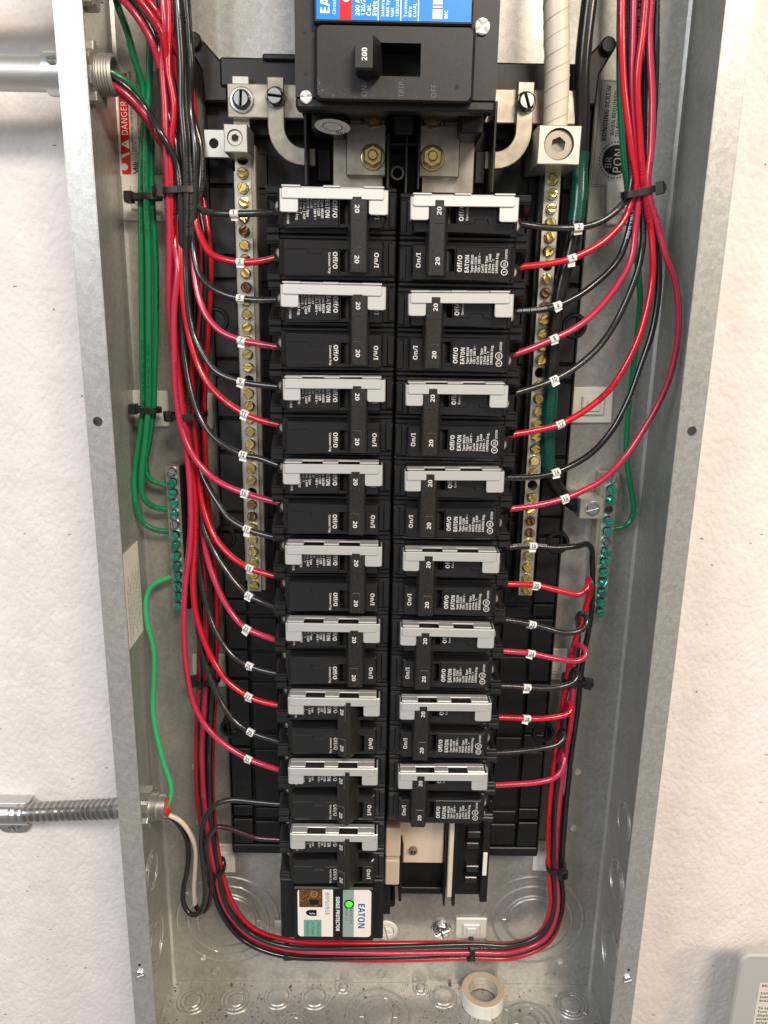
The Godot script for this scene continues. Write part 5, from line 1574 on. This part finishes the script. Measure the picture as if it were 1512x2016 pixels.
	wire("black wire from the flexible conduit looping down and up to the ninth left breaker", "", "charcoal", [V(-172.7, -546.6, 36), V(-164, -548.5, 35), V(-156.6, -557.3, 33), V(-152, -571.3, 31), V(-151.4, -585.6, 30), V(-153.6, -602.6, 29), V(-157.2, -619.9, 29), V(-157.2, -632.2, 30), V(-152.2, -639.3, 32), V(-145.1, -636.5, 35), V(-139.8, -625.7, 37), V(-137.9, -613.2, 38), V(-137.9, -588.7, 40), V(-138.2, -569.2, 42), V(-136.6, -553.2, 44), V(-132.3, -540.4, 46), V(-125, -530.6, 47), V(-113.2, -525.5, 48), V(-93.2, -524.8, 51), V(-77.2, -523.4, 55)], "", Vector3.ZERO, 2)
	wire("dark maroon wire looping up behind the black one to the ninth left breaker", "", "maroon", [V(-148.3, -632.5, 29), V(-147.3, -636.8, 29), V(-144, -639.6, 30), V(-138.7, -634.4, 31), V(-135.6, -621.7, 32), V(-134.4, -602.7, 34), V(-135.1, -583.5, 38), V(-134.4, -568.7, 42), V(-130.9, -557.1, 45), V(-124.2, -549, 47), V(-114, -549.9, 48), V(-95, -554.6, 51), V(-76.6, -553, 55)], "", Vector3.ZERO, 1.9)

# ---------------------------------------------------------------- cable ties and their pads
func pad(label: String, x: float, y: float, w: float, h: float, turn := 0.0, z := 0.0) -> void:
	var t := thing("tie_pad", label, "cable tie mount", "white adhesive tie mounts", V(x, y, z))
	begin()
	box(-w / 2, -h / 2, 0.1, w / 2, h / 2, 2.6, 0.8, at(0, 0, 0, turn))
	obj("base", done(), M.nylon, t)
	begin()
	box(-w * 0.28, -h * 0.28, 2.5, w * 0.28, h * 0.28, 4.6, 1.2, at(0, 0, 0, turn))
	box(-w * 0.16, -h * 0.16, 4.5, w * 0.16, h * 0.16, 6.0, 0.8, at(0, 0, 0, turn))
	obj("saddle", done(), M.nylon, t)

# a strap closed round a bundle: centre, direction of the bundle, half width across, half depth, where the head sits on the loop, tail length
func tie(label: String, c: Vector3, dir: Vector3, half_w: float, half_d: float, head: float, tail := 4.0, tilt := 0.0) -> void:
	var t := thing("cable_tie", label, "cable tie", "black cable ties")
	var w := dir.normalized()
	var f := (Vector3(0, 0, 1) - w * w.z).normalized()
	var u := w.cross(f).normalized()
	f = (f + w * tilt).normalized()
	u = (u + w * tilt * 0.6).normalized()
	var loop := []
	for i in 40:
		var a := TAU * i / 40.0
		var ca := cos(a)
		var sa := sin(a)
		var p := u * signf(ca) * pow(absf(ca), 0.75) * half_w + f * signf(sa) * pow(absf(sa), 0.75) * half_d
		loop.append(c + p * 0.001)
	begin()
	var hw := w * 0.0018
	for i in 40:
		var a: Vector3 = loop[i]
		var b: Vector3 = loop[(i + 1) % 40]
		var na := (a - c).normalized()
		var nb := (b - c).normalized()
		var ao := a + na * 0.0011
		var bo := b + nb * 0.0011
		quad(ao - hw, bo - hw, bo + hw, ao + hw, na + nb)
		quad(a - hw, b - hw, b + hw, a + hw, -na - nb)
		quad(a - hw, b - hw, bo - hw, ao - hw, -w)
		quad(a + hw, b + hw, bo + hw, ao + hw, w)
	obj("strap", done(), M.tie, t)
	var i0 := int(fposmod(head, 1.0) * 40.0)
	var hp: Vector3 = loop[i0]
	var hn := (hp - c).normalized()
	var tangent := w.cross(hn).normalized()
	var xf := Transform3D(Basis(tangent, w, hn), hp + hn * 0.0016)
	begin()
	ring(PackedVector2Array([Vector2(-3.4, -3.4), Vector2(3.4, -3.4), Vector2(3.4, 3.4), Vector2(-3.4, 3.4)]), PackedVector2Array([Vector2(-1.7, -2.0), Vector2(1.7, -2.0), Vector2(1.7, 2.0), Vector2(-1.7, 2.0)]), -1.6, 3.4, 0.7, xf)
	box(-1.6, -1.9, -1.5, 1.6, 1.9, 2.0, 0.4, xf)
	obj("head", done(), M.tie, t)
	if tail > 0.0:
		begin()
		box(-0.6, -1.8, 1.0, 0.6, 1.8, 3.4 + tail, 0.3, xf)
		obj("tail", done(), M.tie, t)

func ties() -> void:
	pad("white tie mount on the box back under the danger label", -164.7, -112.0, 28, 28, 0.0)
	pad("white tie mount behind the green wires, middle left", -168.4, -248.4, 25, 25, 0.0)
	pad("white tie mount behind the red and black bundle, middle left", -138.0, -249.5, 26, 25, 0.0)
	pad("white tie mount behind the bundle, left of the lower breakers", -135.4, -446.0, 26, 27, 0.0)
	pad("white tie mount at the lower left, where the bundle starts to bend", -133.5, -612.6, 23, 27, 0.0)
	pad("white tie mount on the right under the upper right bundle", 146.0, -109.2, 20, 27, 0.1, 0.0)
	pad("empty white tie mount on the box back, middle right", 138.0, -241.0, 28, 25, 0.02)
	pad("white tie mount behind the right riser of the bundle, beside the lower breakers", 124.0, -437.0, 22, 26, 0.0)
	pad("white tie mount at the lower right, where the bundle turns up", 134.0, -607.0, 26, 28, 0.0)
	pad("white tie mount at the bottom, right of centre", 73.5, -678.0, 26, 20, 0.0)
	pad("white tie mount at the bottom under the surge protector", -78.0, -680.0, 26, 14, 0.0)
	tie("black cable tie round the green wires, below the danger label", V(-157.4, -113.9, 20), Vector3(0.02, -1, 0), 8.6, 5.5, 0.0, 1, 0)
	tie("black cable tie round the upper left red and black bundle", V(-132.7, -112.1, 27), Vector3(0.06, -1, 0), 12.5, 14, 0.1, 1, 0)
	tie("black cable tie round the upper right bundle, head at its right", V(143.3, -109.3, 44), Vector3(0.14, -1, 0), 9.5, 6.5, 0.44, 1, 0.12)
	tie("black cable tie round the green wires, middle left", V(-164.5, -246.7, 20), Vector3(-0.02, -1, 0), 7.6, 5.5, 0.02, 1, 0)
	tie("black cable tie round the red and black bundle, middle left", V(-135.7, -248.9, 26), Vector3(0.05, -1, 0), 10.5, 13, 0.07, 0, 0)
	tie("black cable tie round the bundle, left of the seventh breaker", V(-133, -443.7, 18), Vector3(0, -1, 0), 8.2, 8, 0.06, 1, 0.1)
	tie("black cable tie round the right riser with its head on the right", V(136.4, -440.4, 20), Vector3(-0.1, -1, 0), 8.0, 8, 0.46, 1, 0)
	tie("black cable tie at the lower left with a curved tail", V(-132.8, -606.5, 20), Vector3(0.2, -1, 0), 6.5, 7.5, 0.2, 3, 0.2)
	tie("black cable tie at the lower right with its head in front", V(134.6, -600, 20), Vector3(0, -1, 0), 6.8, 7.5, 0.3, 2, 0.15)
	tie("black cable tie round the bottom run under the surge protector", V(-77.9, -682.4, 21), Vector3(1, 0, 0), 6.4, 7, 0.98, 2, 0)
	tie("black cable tie round the bottom run, right of centre", V(71.7, -681.4, 20), Vector3(1, 0, 0), 7.4, 7, 0.98, 2, 0)

func loose_things() -> void:
	var t := thing("tape_roll", "roll of white electrical tape standing on the floor of the box", "tape", "", V(83.6, -736.2, 18.2))
	var up := Transform3D(Basis(Vector3(0, 0, 1), Vector3(1, 0, 0), Vector3(0, 1, 0)), Vector3.ZERO)
	begin()
	lathe([Vector2(13.4, 0), Vector2(17.5, 0), Vector2(17.7, 0.3), Vector2(17.7, 12.3), Vector2(17.5, 12.6), Vector2(14.6, 12.6)], up, 48)
	box(-0.2, 0.2, 0, 0.2, 5.5, 12.3, 0.05, up * at(17.7, -1.0, 0, -0.22))
	obj("tape", done(), M.white, t)
	begin()
	lathe([Vector2(14.6, 12.5), Vector2(17.4, 12.75), Vector2(17.2, 12.8), Vector2(14.4, 12.85), Vector2(12.2, 12.7), Vector2(12.2, 12.5)], up, 48)
	obj("core", done(), M.card, t)
	var im := sheet(1024, 128, Color(0.80, 0.76, 0.70))
	for k in 5:
		text(im, "VINYL ELECTRICAL TAPE  3/4 in x 60 ft  UL LISTED", 20 + (k * 211) % 400, 30 + k * 20, 18, Color(0.45, 0.42, 0.4), "thin")
		text(im, "FLAME RETARDANT  COLD RESISTANT", 560 + (k * 97) % 60, 30 + k * 20, 18, Color(0.45, 0.42, 0.4), "thin")
	begin()
	for i in 48:
		var a0 := TAU * i / 48.0
		var a1 := TAU * (i + 1) / 48.0
		for e in [[a0, 0.4], [a1, 12.7], [a0, 12.7], [a0, 0.4], [a1, 0.4], [a1, 12.7]]:
			st.set_normal(up * Vector3(-cos(e[0]), -sin(e[0]), 0))
			st.set_uv(Vector2(1.0 - e[0] / TAU, 1.0 - e[1] / 12.7))
			st.add_vertex(up * V(12.2 * cos(e[0]), 12.2 * sin(e[0]), e[1]))
	obj("printed_liner", done(), printed(im, 0.5), t)
	# crumbs and filings on the box floor
	begin()
	for k in 5:
		tri(V(0, 0, 0.3), V(0.5 * cos(k * 1.25), 0.5 * sin(k * 1.25), 0), V(0.5 * cos(k * 1.25 + 1.25), 0.5 * sin(k * 1.25 + 1.25), 0), Vector3(0, 0, 1))
	var mm := MultiMesh.new()
	mm.transform_format = MultiMesh.TRANSFORM_3D
	mm.mesh = done()
	mm.instance_count = 620
	for i in 620:
		var cl := i % 7
		var cx := [-150.0, -120.0, -60.0, 0.0, 60.0, 120.0, -100.0][cl] as float
		var p := V(clampf(cx + rng.randfn(0.0, 30.0), -176, 176), -736.2, rng.randf_range(2, 60))
		var s := rng.randf_range(0.35, 1.5) * (1.0 if rng.randf() > 0.06 else 2.4)
		mm.set_instance_transform(i, Transform3D(Basis.from_euler(Vector3(-PI / 2, rng.randf() * TAU, 0)).scaled(Vector3(s, s * 0.8, s * rng.randf_range(0.5, 1.5))), p))
	var d := MultiMeshInstance3D.new()
	d.name = "debris"
	d.multimesh = mm
	d.material_override = M.dirt
	add_child(d, true)
	d.set_meta("kind", "stuff")
	d.set_meta("label", "dark crumbs and filings scattered over the floor of the box")
	d.set_meta("category", "debris")
